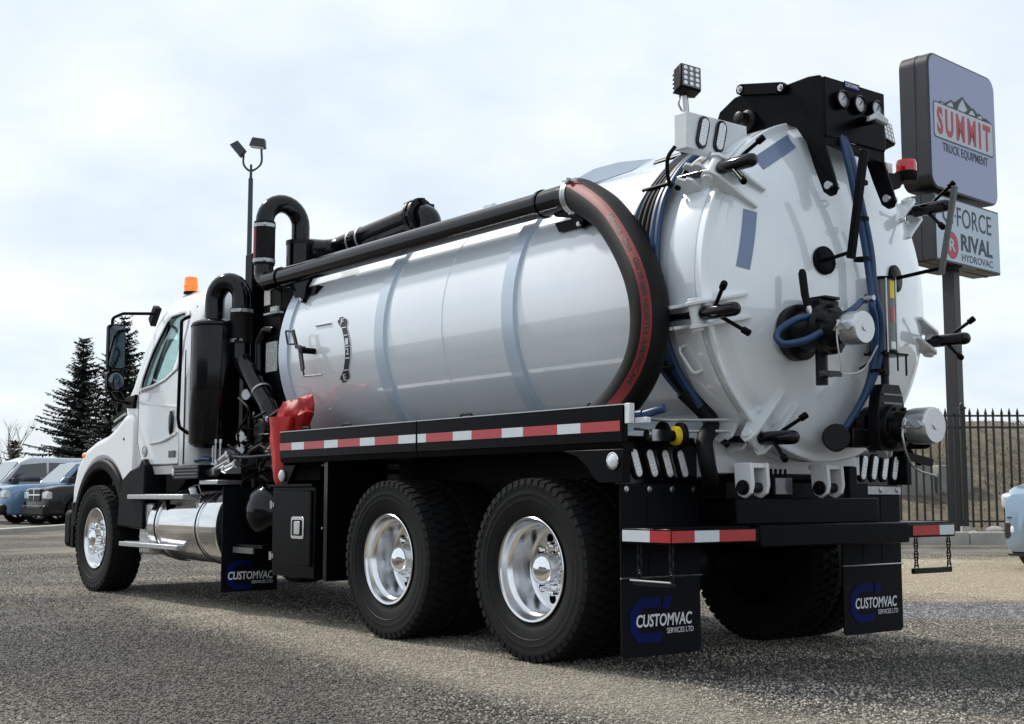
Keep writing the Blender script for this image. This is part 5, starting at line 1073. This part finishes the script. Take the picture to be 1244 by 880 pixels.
for z_ in (1.33, 1.27):
    mb = MB(); mb.cyl((-.75, .90, z_), (-1.0, .66, z_), .008, n=8); mb.cyl((-.60, .98, z_+.02), (-.75, .90, z_), .008, n=8); mb.build('steel_line', 'galv', T)
# ================================================================ CAB
def hwz(z):
    P = [(1.12, 1.12), (1.22, 1.15), (1.95, 1.15), (2.3, 1.095), (2.5, 1.05), (2.65, 1.0), (2.75, .94), (2.82, .82), (2.86, .62)]
    for (a, b), (c, d) in zip(P, P[1:]):
        if z <= c: return b + (d-b)*max(0, (z-a))/(c-a)
    return .62
def xfz(z):
    P = [(1.12, 6.2), (1.79, 6.40), (1.95, 6.37), (2.3, 6.25), (2.5, 6.12), (2.65, 6.02), (2.75, 5.93), (2.82, 5.78), (2.86, 5.5)]
    for (a, b), (c, d) in zip(P, P[1:]):
        if z <= c: return b + (d-b)*max(0, (z-a))/(c-a)
    return 5.5
def xrz(z): return 4.80 + (0 if z < 2.55 else .9*(z-2.55)**1.25)
def slc(z, off=0, r=None):
    r = r or (.10 if z < 2.6 else .16); hw = hwz(z)-off; xf = xfz(z)-off; xr = xrz(z)+off; o = []
    rf = .30 if z > 1.8 else .12
    for cx, cy, a0, rr in ((xf-rf, hw-rf, 0, rf), (xr+r, hw-r, 90, r), (xr+r, -hw+r, 180, r), (xf-rf, -hw+rf, 270, rf)):
        for k in range(7): a = R(a0+15*k); o.append(V(cx+rr*math.cos(a), cy+rr*math.sin(a), z - (off if z > 2.8 else 0)))
    return o
zs = [1.12, 1.16, 1.22, 1.4, 1.6, 1.79, 1.95, 2.1, 2.3, 2.4, 2.5, 2.58, 2.65, 2.70, 2.75, 2.79, 2.82, 2.845, 2.86]
mb = MB(); mb.loft([slc(z) for z in zs]); outer = mb.mesh('cab', 30)
mb = MB(); mb.loft([slc(z, .045) for z in [1.17]+zs[2:]]); inner = mb.mesh('i', 0)
WIN = [(5.92, 1.925), (5.90, 2.02), (5.78, 2.26), (5.60, 2.52), (5.53, 2.565), (5.25, 2.575), (5.19, 2.53), (5.175, 2.15), (5.22, 2.04), (5.38, 1.985), (5.65, 1.94)]
c1_ = MB(); c1_.prism(WIN, (0, -1.5, 0), X, Z, Y*3); c2_ = MB(); c2_.prism([(-.88, 1.98), (.88, 1.98), (.80, 2.35), (.72, 2.62), (-.72, 2.62), (-.80, 2.35)], (5.75, 0, 0), Y, Z, X*1.5)
c3_ = MB(); c3_.prism(rrect(1.3, .42, .06), (4.5, 0, 2.32), Y, Z, X*.7)
cab = link('cab', boolean(outer, [inner, c1_.mesh('c', 0), c2_.mesh('c', 0), c3_.mesh('c', 0)]), 'cab_white', T)
cab.data.materials.clear(); cab.data.materials.append(M['cab_white'])
def side_poly(name, poly, m_, parent, off, th=.006, sgn=1, sub=True):
    mb = MB(); n = len(poly); a = [V(x, sgn*(hwz(z)+off), z) for x, z in poly]; b = [p+Y*sgn*th for p in a]
    mb.add(a+b, [tuple(range(n))[::-1], tuple(range(n, 2*n))]+[(i, (i+1) % n, n+(i+1) % n, n+i) for i in range(n)]); return mb.build(name, m_, parent)
for sgn in (1, -1):
    side_poly('side_window', WIN, 'cab_glass', cab, -.016, .005, sgn)
    mb = MB(); P = [V(x, sgn*(hwz(z)+.003), z) for x, z in WIN]; mb.tube(catmull(P+[P[0]], 3), .012, 6); mb.build('window_gasket', 'black_matte', cab)
    mb = MB(); mb.bar(V(5.74, sgn*(hwz(1.95)-.016), 1.95), V(5.60, sgn*(hwz(2.5)-.016), 2.50), .016, .014, up=(0, 1, 0)); mb.build('window_divider', 'black_matte', cab)
    # door skin: lower panel, then a frame round the window
    low = [(5.05, 1.21), (5.86, 1.21), (5.97, 1.42), (5.97, 1.88), (5.65, 1.905), (5.36, 1.95), (5.17, 2.02), (5.06, 2.06)]
    dr = side_poly('door', low, 'cab_white', cab, .001, .009, sgn)
    dr.modifiers.new('b', 'BEVEL').width = .006
    mb = MB(); out_ = [(5.97, 1.89), (5.955, 2.03), (5.84, 2.28), (5.66, 2.56), (5.56, 2.615), (5.22, 2.625), (5.125, 2.56), (5.10, 2.15), (5.10, 2.06), (5.36, 1.96), (5.65, 1.915)]
    n = len(out_); A = [V(x, sgn*(hwz(z)+.008), z) for x, z in out_]; B = [V(x, sgn*(hwz(z)+.008), z) for x, z in WIN]; mb.add(A+B, [(i, (i+1) % n, n+(i+1) % n, n+i) for i in range(n)])
    fo_ = mb.build('window_frame', 'cab_white', dr, recalc=False); sl = fo_.modifiers.new('s', 'SOLIDIFY'); sl.thickness = .008
    mb = MB(); mb.tube(fillet([V(x, sgn*(hwz(z)+.0015), z) for x, z in ((5.04, 2.62), (5.04, 1.2), (5.87, 1.2), (5.985, 1.42), (5.985, 1.92))], .05), .005, 6); mb.build('door_seam', 'black_matte', cab)
    mb = MB(); mb.ell((5.205, sgn*1.165, 1.575), (.045, .016, .115), 14, 10); hd_ = mb.build('door_handle', 'black_gloss', dr)
    mb = MB(); mb.prism([(5.08, 1.70), (5.9, 1.78), (5.9, 1.80), (5.08, 1.72)], (0, sgn*1.158, 0), X, Z, Y*sgn*.006); mb.build('door_crease', 'cab_white', dr, bevel=.004)
    mb = MB(); mb.tube(catmull([(5.08, sgn*1.162, 1.48), (5.35, sgn*1.168, 1.42), (5.66, sgn*1.162, 1.40)], 6), .012, 8); mb.build('door_crease', 'cab_white', dr)
    mb = MB(); mb.lathe((5.80, sgn*1.160, 1.335), Y*sgn, [(0, .052), (.005, .052), (.007, .045), (.004, .040), (.006, .030), (.007, .001)], 24); mb.build('round_emblem', 'galv', dr)
    mb = MB(); mb.span((5.10, sgn*1.160, 1.265), (5.24, sgn*1.166, 1.325)); bd = mb.build('badge', 'black_gloss', dr, bevel=.003)
    mb = MB(); mb.tube(fillet([(4.93, sgn*1.13, 2.50), (4.93, sgn*1.205, 2.46), (4.93, sgn*1.215, 1.60), (4.90, sgn*1.215, 1.52), (4.82, sgn*1.13, 1.44)], .05), .016, 10); mb.build('grab_rail', 'black_paint', cab)
    mb = MB(); mb.span((4.93, sgn*1.153, 1.2), (4.945, sgn*1.158, 2.2)); mb.build('sleeve_seam', 'black_matte', cab)
    # mirrors
    mc = V(6.08, sgn*1.345, 2.32)
    mb = MB(); mb.prism(rrect(.165, .43, .035), mc, Y, Z, X*.075); mi = mb.build('mirror', 'black_paint', cab, bevel=.012)
    mb = MB(); mb.prism(rrect(.145, .40, .03), mc-X*.002, Y, Z, -X*.003); mb.build('mirror_glass', 'mirror_glass', mi) if False else mb.build('mirror_pane', 'mirror_glass', cab)
    m2 = V(6.08, sgn*1.345, 1.995); mb = MB(); mb.prism(rrect(.165, .185, .04), m2, Y, Z, X*.08); mb.build('spot_mirror', 'black_paint', cab, bevel=.012)
    mb = MB(); mb.ell(m2-X*.002, (.014, .072, .082), 16, 10); mb.build('spot_mirror_pane', 'mirror_glass', cab)
    mb = MB(); mb.tube(fillet([(6.04, sgn*.99, 2.66), (6.12, sgn*1.28, 2.645), (6.15, sgn*1.37, 2.60), (6.17, sgn*1.37, 1.90), (6.15, sgn*1.33, 1.82), (6.20, sgn*1.10, 1.79)], .05), .015, 8); mb.build('mirror_arm', 'black_paint', cab)
    mb = MB(); mb.prism([(6.10, 2.54), (6.16, 2.62), (6.04, 2.74), (5.96, 2.70)], (0, sgn*.96, 0), X, Z, Y*sgn*.06); mb.build('mirror_mount', 'black_matte', cab, bevel=.008)
    mb = MB(); mb.prism([(6.06, 1.745), (6.28, 1.76), (6.26, 1.86), (6.02, 1.875)], (0, sgn*1.12, 0), X, Z, Y*sgn*.06); mb.build('mirror_mount', 'black_matte', cab, bevel=.008)
mb = MB(); P = [V(xfz(z)-.012, y, z) for y, z in ((-.88, 1.98), (.88, 1.98), (.80, 2.35), (.72, 2.62), (-.72, 2.62), (-.80, 2.35))]; mb.add([p for p in P], [(0, 1, 2, 5), (5, 2, 3, 4)]); mb.build('windshield', 'cab_glass', cab, recalc=False, ang=0)
mb = MB(); mb.prism(rrect(1.28, .40, .05), (4.815, 0, 2.32), Y, Z, X*.006); mb.build('rear_window', 'cab_glass', cab)
for yy in (.50, -.50):
    mb = MB(); mb.span((4.98, yy-.25, 1.60), (5.10, yy+.25, 1.98)); mb.span((5.1, yy-.26, 1.45), (5.6, yy+.26, 1.58)); mb.build('seat', 'seat_cloth', cab, bevel=.04)
mb = MB(); mb.span((5.95, -1.0, 1.5), (6.25, 1.0, 1.92)); mb.build('dashboard', 'black_matte', cab, bevel=.05)
mb = MB(); c = V(5.78, .5, 1.95); d = V(-.75, 0, .66).normalized(); mb.tube([c + (Y*math.cos(t)+d.cross(Y)*math.sin(t))*.21 for t in [2*math.pi*k/24 for k in range(25)]], .014, 8); mb.build('steering_wheel', 'black_matte', cab)
# roof beacon
mb = MB(); mb.box((5.86, .72, 2.835), (.26, .05, .035)); mb.box((5.86, .72, 2.80), (.06, .06, .06)); be = mb.build('beacon_bracket', 'galv', cab, bevel=.004)
mb = MB(); mb.lathe((5.86, .72, 2.853), Z, [(0, .001), (0, .070), (.02, .070), (.022, .064)], 24); mb.build('beacon_base', 'black_matte', cab)
mb = MB(); mb.lathe((5.86, .72, 2.873), Z, [(0, .066), (.045, .066), (.05, .070), (.06, .070), (.065, .066), (.125, .064), (.14, .058), (.142, .001)], 24); mb.build('beacon_lens', 'amber', cab)
mb = MB(); mb.tube([(4.9, -.3, 2.84), (5.0, -.3, 2.90), (5.3, -.3, 2.92)], .02, 8); mb.build('air_horn', 'chrome', cab)
# ---------------------------------------------------------------- hood and fenders
def hsec(x, hw, zt, zb, r):
    P = []
    for k in range(9): a = R(90*k/8); P.append(V(x, (hw-r)+r*math.cos(a), (zt-r)+r*math.sin(a)))
    for k in range(9): a = R(90+90*k/8); P.append(V(x, -(hw-r)+r*math.cos(a), (zt-r)+r*math.sin(a)))
    return P + [V(x, -hw, zb), V(x, hw, zb)]
mb = MB(); mb.loft([hsec(6.10, 1.08, 1.80, 1.2, .30), hsec(6.35, 1.07, 1.87, 1.2, .24), hsec(6.7, 1.03, 1.87, 1.15, .25), hsec(7.0, .98, 1.82, 1.1, .26), hsec(7.25, .92, 1.72, .95, .28), hsec(7.45, .86, 1.60, .9, .30), hsec(7.64, .77, 1.45, .8, .30), hsec(7.72, .68, 1.28, .7, .26)]); hood = mb.build('hood', 'cab_white', T)
mb = MB(); mb.span((7.66, -.5, .72), (7.78, .5, 1.38)); mb.build('grille', 'chrome', hood, bevel=.03)
for sgn in (1, -1):
    # air intake louvres beside the windshield base
    for k in range(4):
        mb = MB(); mb.prism([(6.52+.05*k, 1.76-.04*k), (6.86+.03*k, 1.69-.04*k), (6.86+.03*k, 1.712-.04*k), (6.53+.05*k, 1.785-.04*k)], (0, sgn*(.99-.004*k), 0), X, Z, Y*sgn*.065); mb.build('intake_slat', 'galv' if k % 2 else 'black_matte', hood)
    mb = MB(); mb.tube(fillet([(6.33, sgn*1.09, 1.72), (6.27, sgn*1.13, 1.55), (6.28, sgn*1.165, 1.45)], .04), .022, 8); mb.build('hood_latch', 'black_matte', hood)
    arch = lambda r, a0, a1, n=20: [(WB+r*math.cos(R(a0+(a1-a0)*k/n)), .56+r*math.sin(R(a0+(a1-a0)*k/n))) for k in range(n+1)]
    top = [(5.99, 1.06), (5.99, 1.66), (6.10, 1.72), (6.30, 1.70), (6.50, 1.60), (6.75, 1.52), (7.05, 1.475), (7.32, 1.40), (7.55, 1.24), (7.66, 1.02), (7.68, .80)]
    mb = MB(); mb.prism(top + arch(.70, 20, 148), (0, sgn*.62, 0), X, Z, Y*sgn*.555); fe = mb.build('fender', 'cab_white', T, bevel=.07, seg=5)
    mb = MB(); mb.prism(arch(.725, 4, 155) + arch(.615, 155, 4), (0, sgn*.80, 0), X, Z, Y*sgn*.405); mb.build('wheel_arch', 'black_matte', fe, bevel=.03, seg=3)
    mb = MB(); mb.prism([(5.66, .62), (5.64, 1.20), (5.72, 1.27), (5.80, 1.20), (6.02, 1.16), (6.20, 1.08), (6.26, .90), (6.30, .64)], (0, sgn*1.0, 0), X, Z, Y*sgn*.215); mb.build('splash_panel', 'black_matte', fe, bevel=.02, seg=3)
    mb = MB(); mb.span((6.0, sgn*.62, .60), (7.6, sgn*.66, 1.25)); mb.build('inner_liner', 'black_matte', fe)
    mb = MB(); mb.ell((7.36, sgn*1.165, 1.335), (.055, .018, .03), 12, 8); mb.build('turn_signal', 'amber', fe)
    mb = MB(); mb.ell((7.60, sgn*.85, 1.10), (.10, .16, .13), 14, 10); mb.build('headlight', 'lamp_glass', fe)
    mb = MB(); mb.span((7.52, sgn*1.02, .40), (7.60, sgn*1.20, .86)); mb.build('bumper_end', 'black_matte', T, bevel=.01)
mb = MB(); mb.span((7.60, -1.2, .40), (7.82, 1.2, .78)); mb.build('front_bumper', 'black_matte', T, bevel=.05)
# ---------------------------------------------------------------- fuel tank, steps, battery box
for sgn in (1, -1):
    mb = MB(); c = V(4.12, sgn*.93, .665); mb.lathe(c, X, [(0, .001), (.0, .285), (.012, .305), (.03, .31), (1.36, .31), (1.378, .305), (1.39, .285), (1.39, .001)], 56); ft = mb.build('fuel_tank', 'polished_tank', T)
    for x_ in (.30, .36, 1.16):
        mb = MB(); mb.lathe(c+X*x_, X, [(-.014, .309), (-.014, .318), (.014, .318), (.014, .309)], 56, closed=True); mb.build('tank_strap', 'polished', ft)
    for x_ in (.33, 1.20):
        mb = MB(); mb.lathe(c+X*x_, X, [(-.008, .31), (-.008, .319), (.008, .319), (.008, .31)], 56, closed=True); mb.build('strap_liner', 'black_matte', ft)
    mb = MB(); mb.cyl(c+V(.75, .12*sgn, .27), c+V(.75, .15*sgn, .345), .05, n=16); mb.build('filler_cap', 'chrome', ft)
    mb = MB(); mb.span((5.52, sgn*.80, .40), (5.80, sgn*1.19, .86)); bb = mb.build('battery_box', 'tread_alu', T, bevel=.02)
    dm = MB()
    for i in range(5):
        for j in range(10):
            q = V(5.55+.052*i+(.02 if j % 2 else 0), sgn*1.191, .43+.042*j); dm.prism([(-.016, 0), (0, .006), (.016, 0), (0, -.006)], q, (X+Z*(1 if j % 2 else -1)).normalized(), (Z-X*(1 if j % 2 else -1)).normalized(), Y*sgn*.003)
    dm.build('tread_pattern', 'polished', bb)
    for x0, x1, z_, nm in ((4.70, 5.95, .895, 'upper'), (4.80, 6.12, .462, 'lower')):
        mb = MB(); mb.span((x0, sgn*1.02, z_), (x1, sgn*1.255, z_+.042)); stp = mb.build('cab_step', 'tread_alu', T, bevel=.006)
        tm = MB()
        for i in range(int((x1-x0)/.05)):
            for j in range(4): q = V(x0+.03+.05*i, sgn*(1.05+.05*j), z_+.0425); tm.lathe(q, Z, [(0, .014), (.004, .011), (.004, .005)], 6)
        tm.build('grip_studs', 'steel', stp)
    for x_ in (5.15, 5.7):
        mb = MB(); mb.bar((x_, sgn*1.20, .89), (x_-.10, sgn*1.16, .50), .012, .04, up=(0, 1, 0)); mb.build('step_bracket', 'black_paint', T)
    # tread-plate side lamp box under the door
    mb = MB(); mb.span((4.42, sgn*1.0, 1.07), (4.96, sgn*1.24, 1.185)); sb = mb.build('tread_box', 'black_paint', T, bevel=.008)
    dm = MB()
    for i in range(13):
        for j in range(4):
            q = V(4.45+.037*i+(.018 if j % 2 else 0), sgn*1.241, 1.087+.027*j); dm.prism([(-.012, 0), (0, .005), (.012, 0), (0, -.005)], q, (X+Z*(1 if j % 2 else -1)).normalized(), (Z-X*(1 if j % 2 else -1)).normalized(), Y*sgn*.003)
    dm.build('tread_pattern', 'steel', sb)
    mb = MB(); mb.ell((4.94, sgn*1.243, 1.128), (.022, .012, .034), 12, 8); mb.build('marker_light', 'lens_clear', sb)
    # tool box ahead of the tandem
    mb = MB(); mb.span((2.50, sgn*.72, .335), (3.15, sgn*1.205, .995)); tb = mb.build('tool_box', 'black_paint', T, bevel=.008)
    mb = MB(); mb.span((2.535, sgn*1.206, .42), (3.12, sgn*1.222, .965)); td = mb.build('tool_box_door', 'black_paint', tb, bevel=.008)
    mb = MB(); mb.prism([(2.49, .995), (3.16, .995), (3.16, 1.012), (2.49, 1.012)], (0, sgn*.72, 0), X, Z, Y*sgn*.52); mb.build('tool_box_lid', 'black_paint', tb)
    mb = MB(); mb.prism(rrect(.19, .16, .022), (2.72, sgn*1.2225, .695), X, Z, Y*sgn*.006); la = mb.build('latch_plate', 'polished', tb, bevel=.004)
    mb = MB(); mb.prism(rrect(.145, .115, .014), (2.72, sgn*1.229, .695), X, Z, Y*sgn*.003); mb.build('latch_recess', 'black_matte', tb)
    mb = MB(); mb.prism(rrect(.085, .095, .01), (2.712, sgn*1.2325, .695), X, Z, Y*sgn*.006); mb.build('latch_paddle', 'polished', tb, bevel=.003)
    for z_ in (.86, .48):
        mb = MB(); mb.cyl((3.13, sgn*1.228, z_-.03), (3.13, sgn*1.228, z_+.03), .012, n=8); mb.span((3.09, sgn*1.222, z_-.018), (3.14, sgn*1.2265, z_+.018)); mb.build('tool_box_hinge', 'steel', tb)
    mb = MB(); mb.lathe((3.66, sgn*.50, .80), Y*sgn, [(0, .001), (0, .20), (.05, .235), (.46, .235)]+[(.46+.20*math.sin(R(a)), .235*math.cos(R(a))) for a in range(10, 90, 10)]+[(.66, .001)], 40); at_ = mb.build('air_tank', 'black_gloss', T)
    mb = MB(); mb.cyl((3.80, sgn*1.04, .995), (3.80, sgn*1.04, 1.06), .02, n=10); mb.tube(catmull([(3.66, sgn*1.04, 1.03), (3.60, sgn*1.08, 1.08), (3.52, sgn*1.06, 1.04), (3.55, sgn*1.04, 1.0)], 5), .012, 8); mb.build('air_valve', 'black_iron', at_)
    mb = MB(); mb.span((3.40, sgn*.7, .52), (3.92, sgn*1.16, .545)); mb.build('tank_tray', 'black_paint', T); 
    mb = MB(); mb.span((3.55, sgn*1.15, .475), (3.90, sgn*1.165, .52)); mb.build('tray_edge', 'grey_paint', T)
# ---------------------------------------------------------------- equipment between cab and tank
mb = MB(); mb.lathe((4.60, 1.03, 1.33), Z, [(0, .001), (0, .15), (.03, .195), (.06, .21), (1.05, .21), (1.075, .205), (1.09, .185), (1.105, .15), (1.115, .10), (1.115, .001)], 44); ac = mb.build('air_cleaner', 'black_gloss', T)
mb = MB(); mb.lathe((4.60, 1.03, 1.33), Z, [(.50, .209), (.50, .212), (.505, .212), (.505, .209)], 44, closed=True); mb.lathe((4.60, 1.03, 1.33), Z, [(1.04, .209), (1.04, .214), (1.055, .214), (1.055, .209)], 44, closed=True); mb.build('cleaner_band', 'black_paint', ac)
mb = MB(); mb.span((4.70, 1.10, 1.38), (4.76, 1.20, 1.45)); mb.build('cleaner_catch', 'galv', ac, bevel=.01)
U0, U1 = V(4.64, 1.03, 2.40), V(4.40, .89, 2.52); uc = (U0+U1)/2; hv = (U0-U1)/2; hv.z = 0
mb = MB(); mb.tube([V(U0.x, U0.y, 2.40)] + [V(uc.x, uc.y, 2.61)+hv*math.cos(R(a))+Z*.155*math.sin(R(a)) for a in range(0, 181, 12)] + [V(U1.x, U1.y, 2.48)], .085, 22); ip = mb.build('intake_bend', 'black_gloss', T)
mb = MB(); mb.tube([V(U1.x, U1.y, 2.53), V(U1.x+.0, U1.y, 2.38), V(U1.x-.01, U1.y, 2.22)], .097, 22); mb.build('intake_hose', 'hose_rubber', ip)
mb = MB(); mb.add([V(4.39+.0985*math.cos(R(a)), .89+.0985*math.sin(R(a)), z_) for z_ in (2.24, 2.50) for a in (60, 66, 72, 78)], [(0, 1, 5, 4), (1, 2, 6, 5), (2, 3, 7, 6)]); mb.build('hose_stripe', 'hose_red', ip, recalc=False)
for z_ in (2.505, 2.245): band(ip, (U1.x, U1.y, z_), Z, .097, .03)
mb = MB(); mb.tube(fillet([(4.39, .89, 2.26), (4.38, .89, 2.08), (3.86, .89, 1.66), (3.74, .89, 1.50)], .16), .085, 22); mb.build('intake_pipe', 'black_gloss', ip)
band(ip, (4.0, .888, 1.785), V(-.75, .01, -.66), .085, .02)
mb = MB(); mb.span((3.80, -1.0, 1.20), (4.30, .70, 2.50)); mb.span((3.84, .2, 2.50), (4.2, .66, 2.72)); en = mb.build('blower_housing', 'black_matte', T, bevel=.02)
mb = MB(); mb.cyl((4.03, PY-.34, 2.35), (4.03, PY-.34, PZ+.37), .12, n=24); mb.cyl((4.06, .16, 2.5), (4.06, .16, 2.98), .24, n=28); mb.build('cyclone_filter', 'black_gloss', T)
mb = MB(); mb.span((4.40, .68, 1.10), (4.54, .80, 3.03)); mb.span((4.34, .62, 1.10), (4.42, .70, 2.9)); mb.build('exhaust_stack_guard', 'black_paint', T, bevel=.01)
mb = MB(); mb.span((3.90, .800, 1.96), (4.10, .806, 2.21)); mb.build('specification_plate', 'plate_print', T); 
mb = MB(); mb.span((4.04, .800, 2.53), (4.15, .806, 2.69)); mb.build('specification_plate', 'plate_print', T)
mb = MB(); mb.span((3.86, .55, 1.25), (4.18, .797, 2.72)); mb.build('plate_backing', 'black_paint', T, bevel=.008)
mb = MB(); mb.box((3.93, .83, 2.44), (.24, .06, .015)); mb.box((3.87, .85, 2.465), (.12, .02, .05)); mb.build('sensor_bracket', 'galv', T)
mb = MB(); mb.tube(fillet([(4.17, .83, 1.9), (4.17, .84, 2.22), (4.08, .83, 2.32), (3.98, .80, 2.30)], .08), .035, 12); mb.build('vent_hose', 'black_gloss', T)
for c_ in ((4.22, .92, 1.775), (4.10, 1.02, 1.415), (4.10, 1.02, 1.31)):
    c_ = V(*c_); mb = MB(); mb.lathe(c_, V(-.45, .9, 0), [(-.03, .001), (-.03, .042), (.0, .046), (.006, .046), (.006, .040)], 20); ga = mb.build('pressure_gauge', 'steel', T)
    mb = MB(); mb.lathe(c_, V(-.45, .9, 0), [(.004, .040), (.0045, .001)], 20); mb.build('gauge_dial', 'print_white', ga)
r2 = random.Random(21)
mb = MB(); mb.span((3.45, .62, 1.14), (4.05, .98, 1.30)); mb.span((3.58, .70, 1.30), (3.95, .97, 1.52)); mb.cyl((3.78, .75, 1.45), (3.78, 1.02, 1.45), .10, n=20); mb.build('pump_block', 'black_iron', T, bevel=.012)
for k in range(16):
    x0 = r2.uniform(3.35, 4.15); z0 = r2.uniform(1.12, 1.6); p0 = V(x0, r2.uniform(.9, 1.02), z0); p1 = p0 + V(r2.uniform(-.3, .3), r2.uniform(0, .08), r2.uniform(-.25, .25)); md = (p0+p1)/2+V(r2.uniform(-.1, .1), .06, r2.uniform(-.1, .1))
    mb = MB(); mb.tube(catmull([p0, md, p1], 6), r2.choice((.012, .016, .02)), 8); mb.build('pump_line', r2.choice(('black_iron', 'hose_rubber', 'black_iron', 'black_gloss')), T)
for k in range(22):
    c_ = V(r2.uniform(3.35, 4.15), r2.uniform(.98, 1.08), r2.uniform(1.12, 1.58)); d_ = V(r2.uniform(-1, 1), r2.uniform(.2, 1), r2.uniform(-.6, .6)).normalized(); r_ = r2.choice((.012, .016, .022))
    mb = MB(); mb.lathe(c_, d_, [(-.06, r_*.7), (0, r_*.7), (0, r_), (.025, r_), (.025, r_*.6), (.05, r_*.55), (.05, .001)], 6 if k % 2 else 12); mb.build('pump_fitting', r2.choice(('black_iron', 'steel', 'black_iron', 'galv')), T)
for p in ([(4.75, 1.12, 1.23), (4.55, 1.14, 1.24), (4.45, 1.12, 1.23)],):
    mb = MB(); mb.tube([V(*q) for q in p], .02, 10); mb.build('air_coupling', 'blue_hose', T)
for k, (p0, p1, r_, m_) in enumerate((((4.45, 1.1, 1.17), (4.45, 1.1, 1.42), .012, 'steel'), ((4.40, 1.1, 1.17), (4.40, 1.1, 1.40), .012, 'steel'), ((4.35, 1.08, 1.17), (4.35, 1.08, 1.40), .012, 'steel'), ((4.42, 1.15, 1.12), (4.05, 1.12, 1.22), .022, 'steel'), ((4.30, 1.12, 1.20), (4.12, 1.1, 1.28), .03, 'cast_alu'), ((4.15, 1.14, 1.14), (3.95, 1.12, 1.19), .025, 'cast_alu'), ((4.45, 1.14, 1.11), (4.28, 1.14, 1.12), .026, 'steel'))):
    mb = MB(); mb.cyl(p0, p1, r_, n=10); d = (V(*p1)-V(*p0)).normalized(); mb.lathe(p0, d, [(0, r_*1.35), (.03, r_*1.35)], 6); mb.lathe(V(*p1)-d*.03, d, [(0, r_*1.35), (.03, r_*1.35)], 6); mb.build('air_fitting', m_, T)
mb = MB(); mb.span((4.10, 1.0, 1.02), (4.45, 1.22, 1.055)); mb.build('valve_shelf', 'tread_alu', T, bevel=.005)
mb = MB(); mb.span((3.9, .4, .55), (4.1, .75, 1.2)); mb.span((3.3, -.9, 1.05), (4.7, .72, 1.16)); mb.build('equipment_frame', 'black_matte', T)
for sgn in (1,):
    mb = MB(); mb.tube(catmull([(4.2, 1.1, 1.26), (3.8, 1.13, 1.235), (3.3, 1.12, 1.24)], 5), .014, 8); mb.build('air_line', 'black_gloss', T)
mb = MB(); mb.tube(catmull([(3.95, 1.12, 1.72), (3.72, 1.14, 1.60), (3.98, 1.1, 1.45), (4.08, 1.04, 1.33)], 5), .010, 8); mb.build('gauge_line', 'black_matte', T)
# ---------------------------------------------------------------- red cover tied over the hose reel
def crumple(p):
    q = p*1.0; n = mnoise.noise(p*6.2+V(3, 1, 7))*.09 + mnoise.noise(p*15)*.02 + abs(mnoise.noise(p*8+V(1, 5, 2)))*-.08
    return p + (p-V(3.085, 1.06, 1.42)).normalized()*n
mb = MB(); rings = []
prof_ = [(1.246, .20, .09), (1.30, .22, .11), (1.36, .235, .12), (1.42, .265, .13), (1.48, .27, .13), (1.54, .28, .125), (1.60, .245, .11), (1.645, .19, .09), (1.68, .12, .06), (1.69, .05, .03)]
for z_, a, b in prof_:
    rings.append([crumple(V(3.085+(a*.74*math.cos(t))*(1 if math.cos(t) < 0 else 1.1), 1.06+b*math.sin(t), z_)) for t in [2*math.pi*k/22 for k in range(36)]])
mb.loft(rings)
tl = []
for z_, w_, d_ in ((1.52, .11, .08), (1.42, .115, .075), (1.32, .10, .06), (1.22, .085, .045), (1.14, .075, .04), (1.06, .055, .03), (1.0, .03, .02)):
    tl.append([V(3.105+w_*math.cos(t)*1.1+.035*mnoise.noise(V(z_*7, t, 0)), 1.17+d_*math.sin(t)+.03*mnoise.noise(V(t, z_*6, 3)), z_) for t in [2*math.pi*k/18 for k in range(18)]])
mb.loft(tl); tc_ = MB.build(mb, 'tarp_cover', 'tarp', None, ang=42); 
tag(tc_, 'crumpled red vinyl cover tied over a reel at the front of the truck deck', 'tarp')
bpy.context.view_layer.update()
